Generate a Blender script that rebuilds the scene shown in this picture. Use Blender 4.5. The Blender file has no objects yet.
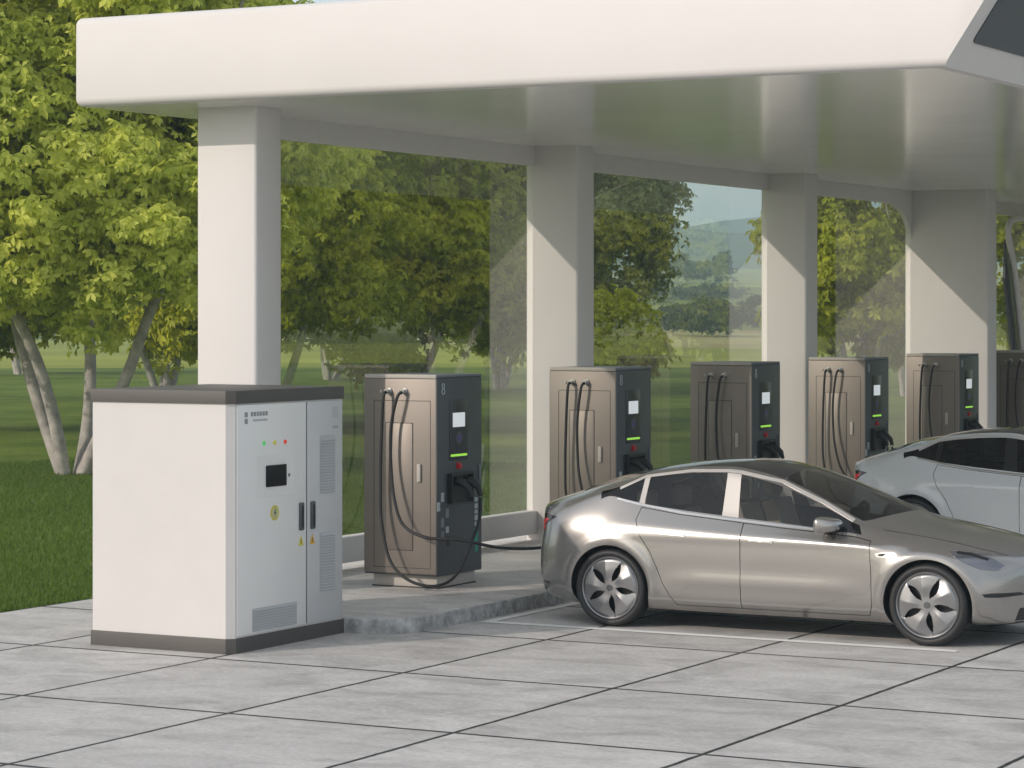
import bpy, bmesh, math, random
import numpy as np
from mathutils import Vector, Matrix
from mathutils.bvhtree import BVHTree
PI = math.pi
rad = math.radians
scn = bpy.context.scene
COL = scn.collection

# ------------------------------------------------------------------ camera
cam_d = bpy.data.cameras.new('camera')
cam = bpy.data.objects.new('camera', cam_d)
COL.objects.link(cam)
cam.location = (0, 0, 2.7)
cam.rotation_euler = (rad(90), 0, rad(28.5))
cam_d.sensor_width = 36
cam_d.lens = 2660 / 1024 * 36
cam_d.shift_y = -(384 - 314) / 1024
cam_d.clip_start = 0.1
cam_d.clip_end = 9000
scn.camera = cam

# ------------------------------------------------------------------ light
SUN_EL = math.atan(0.48)
TR = Vector((0.502 * math.cos(SUN_EL), 0.865 * math.cos(SUN_EL), -math.sin(SUN_EL)))  # the way the light travels
w = bpy.data.worlds.new('World')
scn.world = w
w.use_nodes = True
nt = w.node_tree
bg = nt.nodes['Background']
sky = nt.nodes.new('ShaderNodeTexSky')
sky.sky_type = 'NISHITA'
sky.sun_disc = False
sky.sun_elevation = SUN_EL
sky.sun_rotation = math.atan2(-TR.x, -TR.y)
sky.air_density = 1.0
sky.dust_density = 1.6
sky.ozone_density = 1.0
# thin bright high cloud over the blue
wtc = nt.nodes.new('ShaderNodeTexCoord')
wmp = nt.nodes.new('ShaderNodeMapping')
wmp.inputs['Scale'].default_value = (1.0, 1.0, 3.5)
wno = nt.nodes.new('ShaderNodeTexNoise')
wno.inputs['Scale'].default_value = 1.6
wno.inputs['Detail'].default_value = 9
wno.inputs['Roughness'].default_value = 0.55
wno.inputs['Distortion'].default_value = 0.4
wmr = nt.nodes.new('ShaderNodeMapRange')
wmr.inputs['From Min'].default_value = 0.32
wmr.inputs['From Max'].default_value = 0.62
wmr.inputs['To Min'].default_value = 0.30
wmr.inputs['To Max'].default_value = 0.85
wmx = nt.nodes.new('ShaderNodeMix')
wmx.data_type = 'RGBA'
nt.links.new(wtc.outputs['Generated'], wmp.inputs[0])
nt.links.new(wmp.outputs[0], wno.inputs['Vector'])
nt.links.new(wno.outputs['Fac'], wmr.inputs['Value'])
nt.links.new(wmr.outputs[0], wmx.inputs[0])
nt.links.new(sky.outputs[0], wmx.inputs[6])
# brighter milky haze low down
wsp = nt.nodes.new('ShaderNodeSeparateXYZ')
nt.links.new(wtc.outputs['Generated'], wsp.inputs[0])
wh = nt.nodes.new('ShaderNodeMapRange')
wh.inputs['From Min'].default_value = 0.0
wh.inputs['From Max'].default_value = 0.22
wh.inputs['To Min'].default_value = 1.0
wh.inputs['To Max'].default_value = 0.0
nt.links.new(wsp.outputs[2], wh.inputs['Value'])
wc = nt.nodes.new('ShaderNodeMix')
wc.data_type = 'RGBA'
wc.inputs[6].default_value = (5.6, 5.75, 6.0, 1)
wc.inputs[7].default_value = (9.0, 8.9, 8.8, 1)
nt.links.new(wh.outputs[0], wc.inputs[0])
nt.links.new(wc.outputs[2], wmx.inputs[7])
wmm = nt.nodes.new('ShaderNodeMath')
wmm.operation = 'MAXIMUM'
nt.links.new(wmr.outputs[0], wmm.inputs[0])
nt.links.new(wh.outputs[0], wmm.inputs[1])
nt.links.new(wmm.outputs[0], wmx.inputs[0])
nt.links.new(wmx.outputs[2], bg.inputs[0])
bg.inputs[1].default_value = 0.15
sun_d = bpy.data.lights.new('sun', 'SUN')
sun = bpy.data.objects.new('sun', sun_d)
COL.objects.link(sun)
sun_d.energy = 2.35
sun_d.angle = rad(0.55)
sun_d.color = (1.0, 0.88, 0.77)
sun.location = (-20, -10, 30)
sun.rotation_euler = TR.to_track_quat('-Z', 'Y').to_euler()
scn.view_settings.view_transform = 'Standard'
scn.view_settings.look = 'None'
scn.view_settings.exposure = 0.07
scn.view_settings.gamma = 1.0
scn.render.engine = 'CYCLES'
scn.cycles.max_bounces = 8
scn.cycles.transparent_max_bounces = 16
scn.cycles.volume_bounces = 2

# ------------------------------------------------------------------ helpers
def tag(o, label=None, cat=None, group=None, kind=None):
    if label: o['label'] = label
    if cat: o['category'] = cat
    if group: o['group'] = group
    if kind: o['kind'] = kind
    return o

def empty(name, loc, rz=0.0):
    o = bpy.data.objects.new(name, None)
    COL.objects.link(o)
    o.location = loc
    o.rotation_euler = (0, 0, rz)
    o.empty_display_size = 0.2
    return o

def mesh_obj(name, me, mats, parent=None, loc=None, smooth=None):
    o = bpy.data.objects.new(name, me)
    COL.objects.link(o)
    if mats is not None:
        if not isinstance(mats, (list, tuple)): mats = [mats]
        if len(me.materials): me.materials.clear()
        for m in mats: me.materials.append(m)
    if smooth is not None:
        shade(me, smooth)
    if parent: o.parent = parent
    if loc: o.location = loc
    return o

def shade(me, ang):
    me.polygons.foreach_set('use_smooth', [True] * len(me.polygons))
    me.set_sharp_from_angle(angle=rad(ang))

def obj(name, bm, mats, parent=None, loc=None, smooth=None):
    me = bpy.data.meshes.new(name)
    bm.normal_update()
    bm.to_mesh(me)
    bm.free()
    return mesh_obj(name, me, mats, parent, loc, smooth)

def eval_copy(o):
    dg = bpy.context.evaluated_depsgraph_get()
    dg.update()
    return bpy.data.meshes.new_from_object(o.evaluated_get(dg), preserve_all_data_layers=True, depsgraph=dg)

def box(bm, x0, x1, y0, y1, z0, z1, bev=0.0, seg=2, mi=0):
    vs = [bm.verts.new(p) for p in ((x0,y0,z0),(x1,y0,z0),(x1,y1,z0),(x0,y1,z0),(x0,y0,z1),(x1,y0,z1),(x1,y1,z1),(x0,y1,z1))]
    fs = [bm.faces.new([vs[i] for i in q]) for q in ((0,3,2,1),(4,5,6,7),(0,1,5,4),(1,2,6,5),(2,3,7,6),(3,0,4,7))]
    for f in fs: f.material_index = mi
    if bev > 0:
        es = list({e for f in fs for e in f.edges})
        r = bmesh.ops.bevel(bm, geom=es, offset=bev, segments=seg, profile=0.5, affect='EDGES')
        for f in r['faces']: f.material_index = mi
    return fs

def box_obj(name, dims, mats, parent=None, bev=0.0, seg=2):
    bm = bmesh.new()
    box(bm, *dims, bev=bev, seg=seg)
    return obj(name, bm, mats, parent, smooth=35 if bev > 0 else None)

def prism(bm, poly, axis, a, b, mi=0):
    """poly: list of 2-D points, extruded along the axis from a to b"""
    def P(p, t):
        if axis == 'y': return (p[0], t, p[1])
        if axis == 'x': return (t, p[0], p[1])
        return (p[0], p[1], t)
    v0 = [bm.verts.new(P(p, a)) for p in poly]
    v1 = [bm.verts.new(P(p, b)) for p in poly]
    n = len(poly)
    fs = [bm.faces.new(v0), bm.faces.new(v1[::-1])]
    for i in range(n):
        fs.append(bm.faces.new((v0[i], v0[(i+1) % n], v1[(i+1) % n], v1[i])))
    for f in fs: f.material_index = mi
    bmesh.ops.recalc_face_normals(bm, faces=fs)
    return fs

def catmull(pts, n=10):
    pts = [Vector(p) for p in pts]
    P = [2 * pts[0] - pts[1]] + pts + [2 * pts[-1] - pts[-2]]
    out = []
    for i in range(1, len(P) - 2):
        p0, p1, p2, p3 = P[i-1:i+3]
        for k in range(n):
            t = k / n
            out.append(0.5 * ((2*p1) + (-p0+p2)*t + (2*p0-5*p1+4*p2-p3)*t*t + (-p0+3*p1-3*p2+p3)*t**3))
    out.append(pts[-1])
    return out

def tube(bm, path, r, sides=8, caps=True, mi=0):
    rr = r if isinstance(r, (list, tuple)) else [r] * len(path)
    path = [Vector(p) for p in path]
    rings = []
    up = None
    for i, p in enumerate(path):
        d = (path[min(i+1, len(path)-1)] - path[max(i-1, 0)])
        if d.length < 1e-9: d = Vector((0, 0, 1))
        d.normalize()
        if up is None:
            up = d.orthogonal().normalized()
        else:
            up = (up - d * up.dot(d))
            if up.length < 1e-6: up = d.orthogonal()
            up.normalize()
        s = d.cross(up)
        rings.append([bm.verts.new(p + (up * math.cos(2*PI*k/sides) + s * math.sin(2*PI*k/sides)) * rr[i]) for k in range(sides)])
    for i in range(len(rings) - 1):
        for k in range(sides):
            f = bm.faces.new((rings[i][k], rings[i][(k+1) % sides], rings[i+1][(k+1) % sides], rings[i+1][k]))
            f.smooth = True
            f.material_index = mi
    if caps:
        bm.faces.new(rings[0][::-1]).material_index = mi
        bm.faces.new(rings[-1]).material_index = mi

def disc(bm, c, axis, r, h, sides=24, mi=0):
    c = Vector(c)
    tube(bm, [c, c + Vector(axis) * h], r, sides, True, mi)

def copy_tree(o, parent=None):
    c = o.copy()
    COL.objects.link(c)
    if parent: c.parent = parent
    for ch in list(o.children):
        copy_tree(ch, c)
    return c

def smoothstep(a, b, x):
    t = min(1, max(0, (x - a) / (b - a)))
    return t * t * (3 - 2 * t)

# ------------------------------------------------------------------ materials
def mat(name, col, rough=0.5, metal=0.0, spec=0.5, coat=0.0, noise=0.0, nscale=3.0, bump=0.0, bscale=40.0, emit=None, estr=0.0, coat_rough=0.03):
    m = bpy.data.materials.new(name)
    m.use_nodes = True
    n = m.node_tree.nodes
    L = m.node_tree.links
    b = n['Principled BSDF']
    b.inputs['Roughness'].default_value = rough
    b.inputs['Metallic'].default_value = metal
    b.inputs['Specular IOR Level'].default_value = spec
    b.inputs['Coat Weight'].default_value = coat
    b.inputs['Coat Roughness'].default_value = coat_rough
    b.inputs['Base Color'].default_value = (*col, 1)
    if emit:
        b.inputs['Emission Color'].default_value = (*emit, 1)
        b.inputs['Emission Strength'].default_value = estr
    tc = n.new('ShaderNodeTexCoord')
    if noise > 0:
        t = n.new('ShaderNodeTexNoise')
        t.inputs['Scale'].default_value = nscale
        t.inputs['Detail'].default_value = 8
        t.inputs['Roughness'].default_value = 0.6
        L.new(tc.outputs['Object'], t.inputs['Vector'])
        r = n.new('ShaderNodeMapRange')
        r.inputs['From Min'].default_value = 0.3
        r.inputs['From Max'].default_value = 0.7
        r.inputs['To Min'].default_value = 1 - noise
        r.inputs['To Max'].default_value = 1 + noise
        L.new(t.outputs['Fac'], r.inputs['Value'])
        x = n.new('ShaderNodeVectorMath')
        x.operation = 'SCALE'
        x.inputs[0].default_value = col
        L.new(r.outputs[0], x.inputs['Scale'])
        L.new(x.outputs[0], b.inputs['Base Color'])
        rr = n.new('ShaderNodeMapRange')
        rr.inputs['To Min'].default_value = max(0, rough - noise * 0.6)
        rr.inputs['To Max'].default_value = min(1, rough + noise * 0.6)
        L.new(t.outputs['Fac'], rr.inputs['Value'])
        L.new(rr.outputs[0], b.inputs['Roughness'])
    if bump > 0:
        t = n.new('ShaderNodeTexNoise')
        t.inputs['Scale'].default_value = bscale
        t.inputs['Detail'].default_value = 4
        L.new(tc.outputs['Object'], t.inputs['Vector'])
        bp = n.new('ShaderNodeBump')
        bp.inputs['Strength'].default_value = bump
        bp.inputs['Distance'].default_value = 0.01
        L.new(t.outputs['Fac'], bp.inputs['Height'])
        L.new(bp.outputs[0], b.inputs['Normal'])
    return m

def glass(name, tint, rough=0.0, ior=1.5, refl=1.0):
    m = bpy.data.materials.new(name)
    m.use_nodes = True
    n = m.node_tree.nodes
    L = m.node_tree.links
    n.remove(n['Principled BSDF'])
    out = n['Material Output']
    tr = n.new('ShaderNodeBsdfTransparent')
    tr.inputs[0].default_value = (*tint, 1)
    gl = n.new('ShaderNodeBsdfGlossy')
    gl.inputs['Roughness'].default_value = rough
    gl.inputs[0].default_value = (refl, refl, refl, 1)
    fr = n.new('ShaderNodeFresnel')
    fr.inputs[0].default_value = ior
    mx = n.new('ShaderNodeMixShader')
    L.new(fr.outputs[0], mx.inputs[0])
    L.new(tr.outputs[0], mx.inputs[1])
    L.new(gl.outputs[0], mx.inputs[2])
    L.new(mx.outputs[0], out.inputs[0])
    return m

M = {}
M['white_paint'] = mat('white_paint', (0.70, 0.672, 0.66), 0.55, spec=0.3, noise=0.02, nscale=1.2, bump=0.02, bscale=6)
M['soffit'] = mat('soffit_panel', (0.88, 0.86, 0.84), 0.14, spec=0.3, noise=0.02, nscale=0.8)
M['cab_white'] = mat('cabinet_white', (0.64, 0.615, 0.60), 0.42, noise=0.025, nscale=2.5, bump=0.03, bscale=90)
M['cab_grey'] = mat('cabinet_grey', (0.56, 0.56, 0.56), 0.42, noise=0.03, nscale=2.5)
M['cab_door_lifted'] = mat('cabinet_door_lifted', (0.80, 0.785, 0.765), 0.4, noise=0.025, nscale=2.5)  # paler than the housing white, to brighten the door's shaded face
M['vent'] = mat('vent_grey', (0.47, 0.48, 0.49), 0.5, noise=0.03)
M['cab_trim'] = mat('cabinet_trim', (0.075, 0.068, 0.062), 0.5, noise=0.08)
M['ch_front'] = mat('charger_front', (0.25, 0.222, 0.198), 0.46, metal=0.6, noise=0.035, nscale=2.0, bump=0.03, bscale=120)
M['ch_dark'] = mat('charger_dark', (0.062, 0.072, 0.08), 0.42, noise=0.06, nscale=2.0)
M['ch_mid'] = mat('charger_midgrey', (0.16, 0.18, 0.2), 0.45, noise=0.04)
M['seam'] = mat('seam', (0.035, 0.033, 0.03), 0.7, noise=0.05)
M['plinth'] = mat('plinth', (0.46, 0.43, 0.39), 0.6, noise=0.06, nscale=6)
M['black'] = mat('black_plastic', (0.012, 0.012, 0.013), 0.45, noise=0.1)
M['rubber'] = mat('rubber', (0.016, 0.016, 0.017), 0.55, noise=0.15, nscale=8)
M['screen'] = mat('screen', (0.5, 0.52, 0.53), 0.25, emit=(0.85, 0.9, 0.95), estr=0.45)
M['screen_black'] = mat('screen_black', (0.004, 0.004, 0.005), 0.3, spec=0.25, noise=0.05)
M['green_led'] = mat('green_led', (0.2, 0.5, 0.05), 0.3, emit=(0.35, 0.75, 0.08), estr=0.7)
M['green_lamp'] = mat('green_lamp', (0.05, 0.45, 0.1), 0.3, emit=(0.1, 0.7, 0.2), estr=0.35)
M['yellow_lamp'] = mat('yellow_lamp', (0.6, 0.55, 0.08), 0.3, emit=(0.6, 0.5, 0.05), estr=0.15)
M['red_lamp'] = mat('red_lamp', (0.6, 0.04, 0.03), 0.3, emit=(0.8, 0.06, 0.03), estr=0.3)
M['red_button'] = mat('red_button', (0.5, 0.02, 0.03), 0.4, noise=0.04)
M['yellow'] = mat('yellow_sticker', (0.62, 0.55, 0.06), 0.5, noise=0.04)
M['orange'] = mat('orange_sticker', (0.7, 0.40, 0.04), 0.5, noise=0.04)
M['teal'] = mat('teal_print', (0.02, 0.32, 0.22), 0.5, noise=0.04)
M['print_light'] = mat('light_print', (0.42, 0.46, 0.49), 0.5, noise=0.05)
M['print_grey'] = mat('grey_print', (0.19, 0.21, 0.23), 0.5, noise=0.05)
M['print_mark'] = mat('mark_print', (0.30, 0.31, 0.31), 0.5, noise=0.05)
M['handle'] = mat('handle_grey', (0.08, 0.085, 0.09), 0.4, noise=0.05)
M['steel'] = mat('steel', (0.55, 0.55, 0.55), 0.3, metal=1.0, noise=0.05)
M['pane'] = glass('clear_glass', (0.93, 0.95, 0.92), 0.004, 2.9)
M['solar'] = mat('dark_panel', (0.05, 0.058, 0.066), 0.25, noise=0.05)
M['silver'] = mat('silver_paint', (0.345, 0.332, 0.32), 0.25, metal=0.8, coat=1.0, noise=0.0)
M['white_car'] = mat('white_car_paint', (0.66, 0.69, 0.72), 0.35, metal=0.05, coat=0.8)
M['car_glass'] = glass('tinted_car_glass', (0.62, 0.63, 0.63), 0.0, 1.5)
M['privacy_glass'] = glass('privacy_glass', (0.10, 0.10, 0.105), 0.0, 1.5)
M['roof_glass'] = mat('dark_roof_glass', (0.022, 0.023, 0.024), 0.06, spec=0.6, noise=0.0)
M['rear_glass'] = mat('rear_glass', (0.022, 0.023, 0.024), 0.06, spec=0.6)
M['screen_glass'] = glass('windscreen_glass', (0.28, 0.29, 0.29), 0.0, 1.5)
M['post_paint_lit'] = mat('post_paint_lit', (0.52, 0.49, 0.46), 0.35, metal=0.2, coat=1.0)  # body silver made paler so the window posts look brightly lit
M['chrome'] = mat('bright_trim', (0.7, 0.69, 0.67), 0.22, metal=1.0)
M['satin'] = mat('satin_trim', (0.62, 0.6, 0.575), 0.3, metal=0.35)
M['alloy'] = mat('wheel_cover', (0.29, 0.292, 0.30), 0.28, metal=0.85, coat=0.3)
M['lens_red'] = mat('red_lens', (0.55, 0.01, 0.015), 0.12, coat=1.0, emit=(0.8, 0.05, 0.04), estr=0.25)
M['lens_dark'] = mat('dark_lens', (0.03, 0.004, 0.005), 0.1, coat=1.0)
M['headlamp'] = mat('headlamp_lens', (0.17, 0.18, 0.21), 0.1, metal=0.6, coat=1.0)
M['seat_cloth'] = mat('seat_trim', (0.55, 0.47, 0.38), 0.7, noise=0.05)
M['seat_dark'] = mat('dark_trim', (0.02, 0.022, 0.026), 0.6, noise=0.05)
M['door_trim'] = mat('door_trim', (0.06, 0.08, 0.11), 0.5, noise=0.05)
M['line_paint'] = mat('line_paint', (0.86, 0.85, 0.82), 0.65, noise=0.04, nscale=9, bump=0.2, bscale=60)

def bark_mat():
    m = mat('bark', (0.40, 0.37, 0.34), 0.85, noise=0.35, nscale=5, bump=0.8, bscale=18)
    return m
M['bark'] = bark_mat()

def leaf_mat(name, c1, c2):
    m = bpy.data.materials.new(name)
    m.use_nodes = True
    n = m.node_tree.nodes
    L = m.node_tree.links
    b = n['Principled BSDF']
    b.inputs['Roughness'].default_value = 0.5
    b.inputs['Specular IOR Level'].default_value = 0.35
    at = n.new('ShaderNodeAttribute')
    at.attribute_name = 'tone'
    cr = n.new('ShaderNodeMix')
    cr.data_type = 'RGBA'
    L.new(at.outputs['Fac'], cr.inputs[0])
    cr.inputs[6].default_value = (*c1, 1)
    cr.inputs[7].default_value = (*c2, 1)
    L.new(cr.outputs[2], b.inputs['Base Color'])
    tl = n.new('ShaderNodeBsdfTranslucent')
    hs = n.new('ShaderNodeHueSaturation')
    hs.inputs['Value'].default_value = 1.3
    hs.inputs['Hue'].default_value = 0.49
    L.new(cr.outputs[2], hs.inputs['Color'])
    L.new(hs.outputs[0], tl.inputs[0])
    mx = n.new('ShaderNodeMixShader')
    mx.inputs[0].default_value = 0.48
    L.new(b.outputs[0], mx.inputs[1])
    L.new(tl.outputs[0], mx.inputs[2])
    L.new(mx.outputs[0], n['Material Output'].inputs[0])
    return m
M['leaf_a'] = leaf_mat('leaf_yellow_green', (0.33, 0.42, 0.03), (0.84, 0.86, 0.20))
M['leaf_b'] = leaf_mat('leaf_green', (0.24, 0.30, 0.012), (0.60, 0.62, 0.06))
M['leaf_c'] = leaf_mat('leaf_grey_green', (0.13, 0.16, 0.06), (0.28, 0.32, 0.14))
M['leaf_far'] = leaf_mat('leaf_far', (0.03, 0.05, 0.016), (0.07, 0.10, 0.03))

def paving_mat(name='stone_paving', joints=True):
    m = mat(name, (0.4, 0.39, 0.375), 0.7)
    n = m.node_tree.nodes
    L = m.node_tree.links
    b = n['Principled BSDF']
    tc = n.new('ShaderNodeTexCoord')
    sx = n.new('ShaderNodeSeparateXYZ')
    L.new(tc.outputs['Object'], sx.inputs[0])
    def line(out, off, pitch, half):
        a = n.new('ShaderNodeMath'); a.operation = 'SUBTRACT'; a.inputs[1].default_value = off
        L.new(out, a.inputs[0])
        p = n.new('ShaderNodeMath'); p.operation = 'PINGPONG'; p.inputs[1].default_value = pitch / 2
        L.new(a.outputs[0], p.inputs[0])
        c = n.new('ShaderNodeMapRange')
        c.inputs['From Min'].default_value = half * 0.75
        c.inputs['From Max'].default_value = half * 1.35
        c.inputs['To Min'].default_value = 1.0
        c.inputs['To Max'].default_value = 0.0
        L.new(p.outputs[0], c.inputs['Value'])
        return c.outputs[0]
    # a little wander so the joints are not ruled
    wn = n.new('ShaderNodeTexNoise'); wn.inputs['Scale'].default_value = 5.0; wn.inputs['Detail'].default_value = 6
    L.new(tc.outputs['Object'], wn.inputs['Vector'])
    ws = n.new('ShaderNodeVectorMath'); ws.operation = 'SCALE'; ws.inputs['Scale'].default_value = 0.022
    L.new(wn.outputs['Color'], ws.inputs[0])
    wa = n.new('ShaderNodeVectorMath'); wa.operation = 'ADD'
    L.new(tc.outputs['Object'], wa.inputs[0]); L.new(ws.outputs[0], wa.inputs[1])
    sw = n.new('ShaderNodeSeparateXYZ'); L.new(wa.outputs[0], sw.inputs[0])
    l1 = line(sw.outputs[0], -10.27 + 0.011, 1.757, 0.018)
    l2 = line(sw.outputs[1], 17.20 + 0.011, 2.31, 0.022)
    mxm = n.new('ShaderNodeMath'); mxm.operation = 'MAXIMUM'
    L.new(l1, mxm.inputs[0]); L.new(l2, mxm.inputs[1])
    # slab tone: one random value per slab
    def cell(out, off, pitch):
        a = n.new('ShaderNodeMath'); a.operation = 'SUBTRACT'; a.inputs[1].default_value = off
        L.new(out, a.inputs[0])
        d = n.new('ShaderNodeMath'); d.operation = 'DIVIDE'; d.inputs[1].default_value = pitch
        L.new(a.outputs[0], d.inputs[0])
        f = n.new('ShaderNodeMath'); f.operation = 'FLOOR'
        L.new(d.outputs[0], f.inputs[0])
        return f.outputs[0]
    cx = cell(sx.outputs[0], -10.27, 1.757); cy = cell(sx.outputs[1], 17.20, 2.31)
    cc = n.new('ShaderNodeCombineXYZ'); L.new(cx, cc.inputs[0]); L.new(cy, cc.inputs[1])
    wh = n.new('ShaderNodeTexWhiteNoise'); wh.noise_dimensions = '3D'; L.new(cc.outputs[0], wh.inputs['Vector'])
    # cloudy stone
    of = n.new('ShaderNodeVectorMath'); of.operation = 'MULTIPLY_ADD'
    L.new(wh.outputs['Color'], of.inputs[0]); of.inputs[1].default_value = (30, 30, 30); L.new(tc.outputs['Object'], of.inputs[2])
    st = n.new('ShaderNodeMapping'); st.inputs['Scale'].default_value = (1.0, 1.5, 1.0); L.new(of.outputs[0], st.inputs[0])
    n1 = n.new('ShaderNodeTexNoise'); n1.inputs['Scale'].default_value = 1.5; n1.inputs['Detail'].default_value = 12; n1.inputs['Roughness'].default_value = 0.66; n1.inputs['Distortion'].default_value = 0.6
    L.new(st.outputs[0], n1.inputs['Vector'])
    n2 = n.new('ShaderNodeTexNoise'); n2.inputs['Scale'].default_value = 22; n2.inputs['Detail'].default_value = 8; n2.inputs['Roughness'].default_value = 0.7
    L.new(st.outputs[0], n2.inputs['Vector'])
    r1 = n.new('ShaderNodeValToRGB')
    r1.color_ramp.elements[0].position = 0.30; r1.color_ramp.elements[0].color = (0.35, 0.335, 0.32, 1)
    r1.color_ramp.elements[1].position = 0.72; r1.color_ramp.elements[1].color = (0.63, 0.605, 0.58, 1)
    e = r1.color_ramp.elements.new(0.5); e.color = (0.51, 0.49, 0.47, 1)
    L.new(n1.outputs['Fac'], r1.inputs[0])
    sp = n.new('ShaderNodeMapRange'); sp.inputs['From Min'].default_value = 0.3; sp.inputs['From Max'].default_value = 0.7
    sp.inputs['To Min'].default_value = 0.80; sp.inputs['To Max'].default_value = 1.17
    L.new(n2.outputs['Fac'], sp.inputs['Value'])
    tn = n.new('ShaderNodeMapRange'); tn.inputs['To Min'].default_value = 0.93; tn.inputs['To Max'].default_value = 1.06
    L.new(wh.outputs['Value'], tn.inputs['Value'])
    mm = n.new('ShaderNodeMath'); mm.operation = 'MULTIPLY'; L.new(sp.outputs[0], mm.inputs[0]); L.new(tn.outputs[0], mm.inputs[1])
    sc = n.new('ShaderNodeVectorMath'); sc.operation = 'SCALE'; L.new(r1.outputs[0], sc.inputs[0]); L.new(mm.outputs[0], sc.inputs['Scale'])
    mix = n.new('ShaderNodeMix'); mix.data_type = 'RGBA'
    if joints: L.new(mxm.outputs[0], mix.inputs[0])
    else: mix.inputs[0].default_value = 0.0
    L.new(sc.outputs[0], mix.inputs[6]); mix.inputs[7].default_value = (0.014, 0.016, 0.013, 1)
    L.new(mix.outputs[2], b.inputs['Base Color'])
    bp = n.new('ShaderNodeBump'); bp.inputs['Strength'].default_value = 0.35; bp.inputs['Distance'].default_value = 0.006
    hh = n.new('ShaderNodeMath'); hh.operation = 'SUBTRACT'; L.new(n2.outputs['Fac'], hh.inputs[0])
    if joints: L.new(mxm.outputs[0], hh.inputs[1])
    else: hh.inputs[1].default_value = 0.0
    L.new(hh.outputs[0], bp.inputs['Height']); L.new(bp.outputs[0], b.inputs['Normal'])
    rr = n.new('ShaderNodeMapRange'); rr.inputs['To Min'].default_value = 0.5; rr.inputs['To Max'].default_value = 0.8
    L.new(n1.outputs['Fac'], rr.inputs['Value']); L.new(rr.outputs[0], b.inputs['Roughness'])
    return m
M['paving'] = paving_mat()
M['island_stone'] = paving_mat('island_stone', False)
M['kerb'] = mat('kerb_stone', (0.36, 0.36, 0.355), 0.75, noise=0.5, nscale=9, bump=1.0, bscale=26)

def lawn_mat():
    m = mat('lawn', (0.06, 0.1, 0.02), 0.9)
    n = m.node_tree.nodes
    L = m.node_tree.links
    b = n['Principled BSDF']
    b.inputs['Specular IOR Level'].default_value = 0.1
    tc = n.new('ShaderNodeTexCoord')
    a = n.new('ShaderNodeTexNoise'); a.inputs['Scale'].default_value = 0.25; a.inputs['Detail'].default_value = 10; a.inputs['Roughness'].default_value = 0.65
    c = n.new('ShaderNodeTexNoise'); c.inputs['Scale'].default_value = 9; c.inputs['Detail'].default_value = 10; c.inputs['Roughness'].default_value = 0.7
    L.new(tc.outputs['Object'], a.inputs['Vector']); L.new(tc.outputs['Object'], c.inputs['Vector'])
    r = n.new('ShaderNodeValToRGB')
    r.color_ramp.elements[0].position = 0.3; r.color_ramp.elements[0].color = (0.065, 0.12, 0.015, 1)
    r.color_ramp.elements[1].position = 0.7; r.color_ramp.elements[1].color = (0.20, 0.25, 0.045, 1)
    L.new(a.outputs['Fac'], r.inputs[0])
    s = n.new('ShaderNodeMapRange'); s.inputs['From Min'].default_value = 0.3; s.inputs['From Max'].default_value = 0.7
    s.inputs['To Min'].default_value = 0.65; s.inputs['To Max'].default_value = 1.3
    L.new(c.outputs['Fac'], s.inputs['Value'])
    v = n.new('ShaderNodeVectorMath'); v.operation = 'SCALE'; L.new(r.outputs[0], v.inputs[0]); L.new(s.outputs[0], v.inputs['Scale'])
    L.new(v.outputs[0], b.inputs['Base Color'])
    bp = n.new('ShaderNodeBump'); bp.inputs['Strength'].default_value = 1.0; bp.inputs['Distance'].default_value = 0.05
    L.new(c.outputs['Fac'], bp.inputs['Height']); L.new(bp.outputs[0], b.inputs['Normal'])
    return m
M['lawn'] = lawn_mat()

def field_mat():
    m = mat('fields', (0.1, 0.12, 0.04), 0.95)
    n = m.node_tree.nodes
    L = m.node_tree.links
    b = n['Principled BSDF']
    b.inputs['Specular IOR Level'].default_value = 0.05
    tc = n.new('ShaderNodeTexCoord')
    v = n.new('ShaderNodeTexVoronoi'); v.inputs['Scale'].default_value = 0.008
    mp = n.new('ShaderNodeMapping'); mp.inputs['Scale'].default_value = (1, 1, 1)
    L.new(tc.outputs['Object'], mp.inputs[0]); L.new(mp.outputs[0], v.inputs['Vector'])
    r = n.new('ShaderNodeValToRGB')
    r.color_ramp.elements[0].color = (0.05, 0.075, 0.02, 1)
    r.color_ramp.elements[1].color = (0.44, 0.37, 0.18, 1)
    e = r.color_ramp.elements.new(0.35); e.color = (0.33, 0.35, 0.07, 1)
    e = r.color_ramp.elements.new(0.65); e.color = (0.24, 0.27, 0.06, 1)
    sp = n.new('ShaderNodeSeparateColor'); L.new(v.outputs['Color'], sp.inputs[0]); L.new(sp.outputs[0], r.inputs[0])
    a = n.new('ShaderNodeTexNoise'); a.inputs['Scale'].default_value = 0.05; a.inputs['Detail'].default_value = 10
    L.new(tc.outputs['Object'], a.inputs['Vector'])
    s = n.new('ShaderNodeMapRange'); s.inputs['To Min'].default_value = 0.5; s.inputs['To Max'].default_value = 1.5
    L.new(a.outputs['Fac'], s.inputs['Value'])
    k = n.new('ShaderNodeVectorMath'); k.operation = 'SCALE'; L.new(r.outputs[0], k.inputs[0]); L.new(s.outputs[0], k.inputs['Scale'])
    L.new(k.outputs[0], b.inputs['Base Color'])
    return m
M['fields'] = field_mat()
M['hill'] = mat('wooded_hill', (0.05, 0.075, 0.03), 0.95, noise=0.4, nscale=0.02)

# ------------------------------------------------------------------ ground
FX, FY = -math.sin(rad(28.5)), math.cos(rad(28.5))
RX, RY = FY, -FX
def at(px_, d):
    """ground point at forward distance d, under image column px_ of a map of the site (metres)"""
    l = (px_ - 512) / 2660 * d
    return (FX * d + RX * l, FY * d + RY * l)

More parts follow.
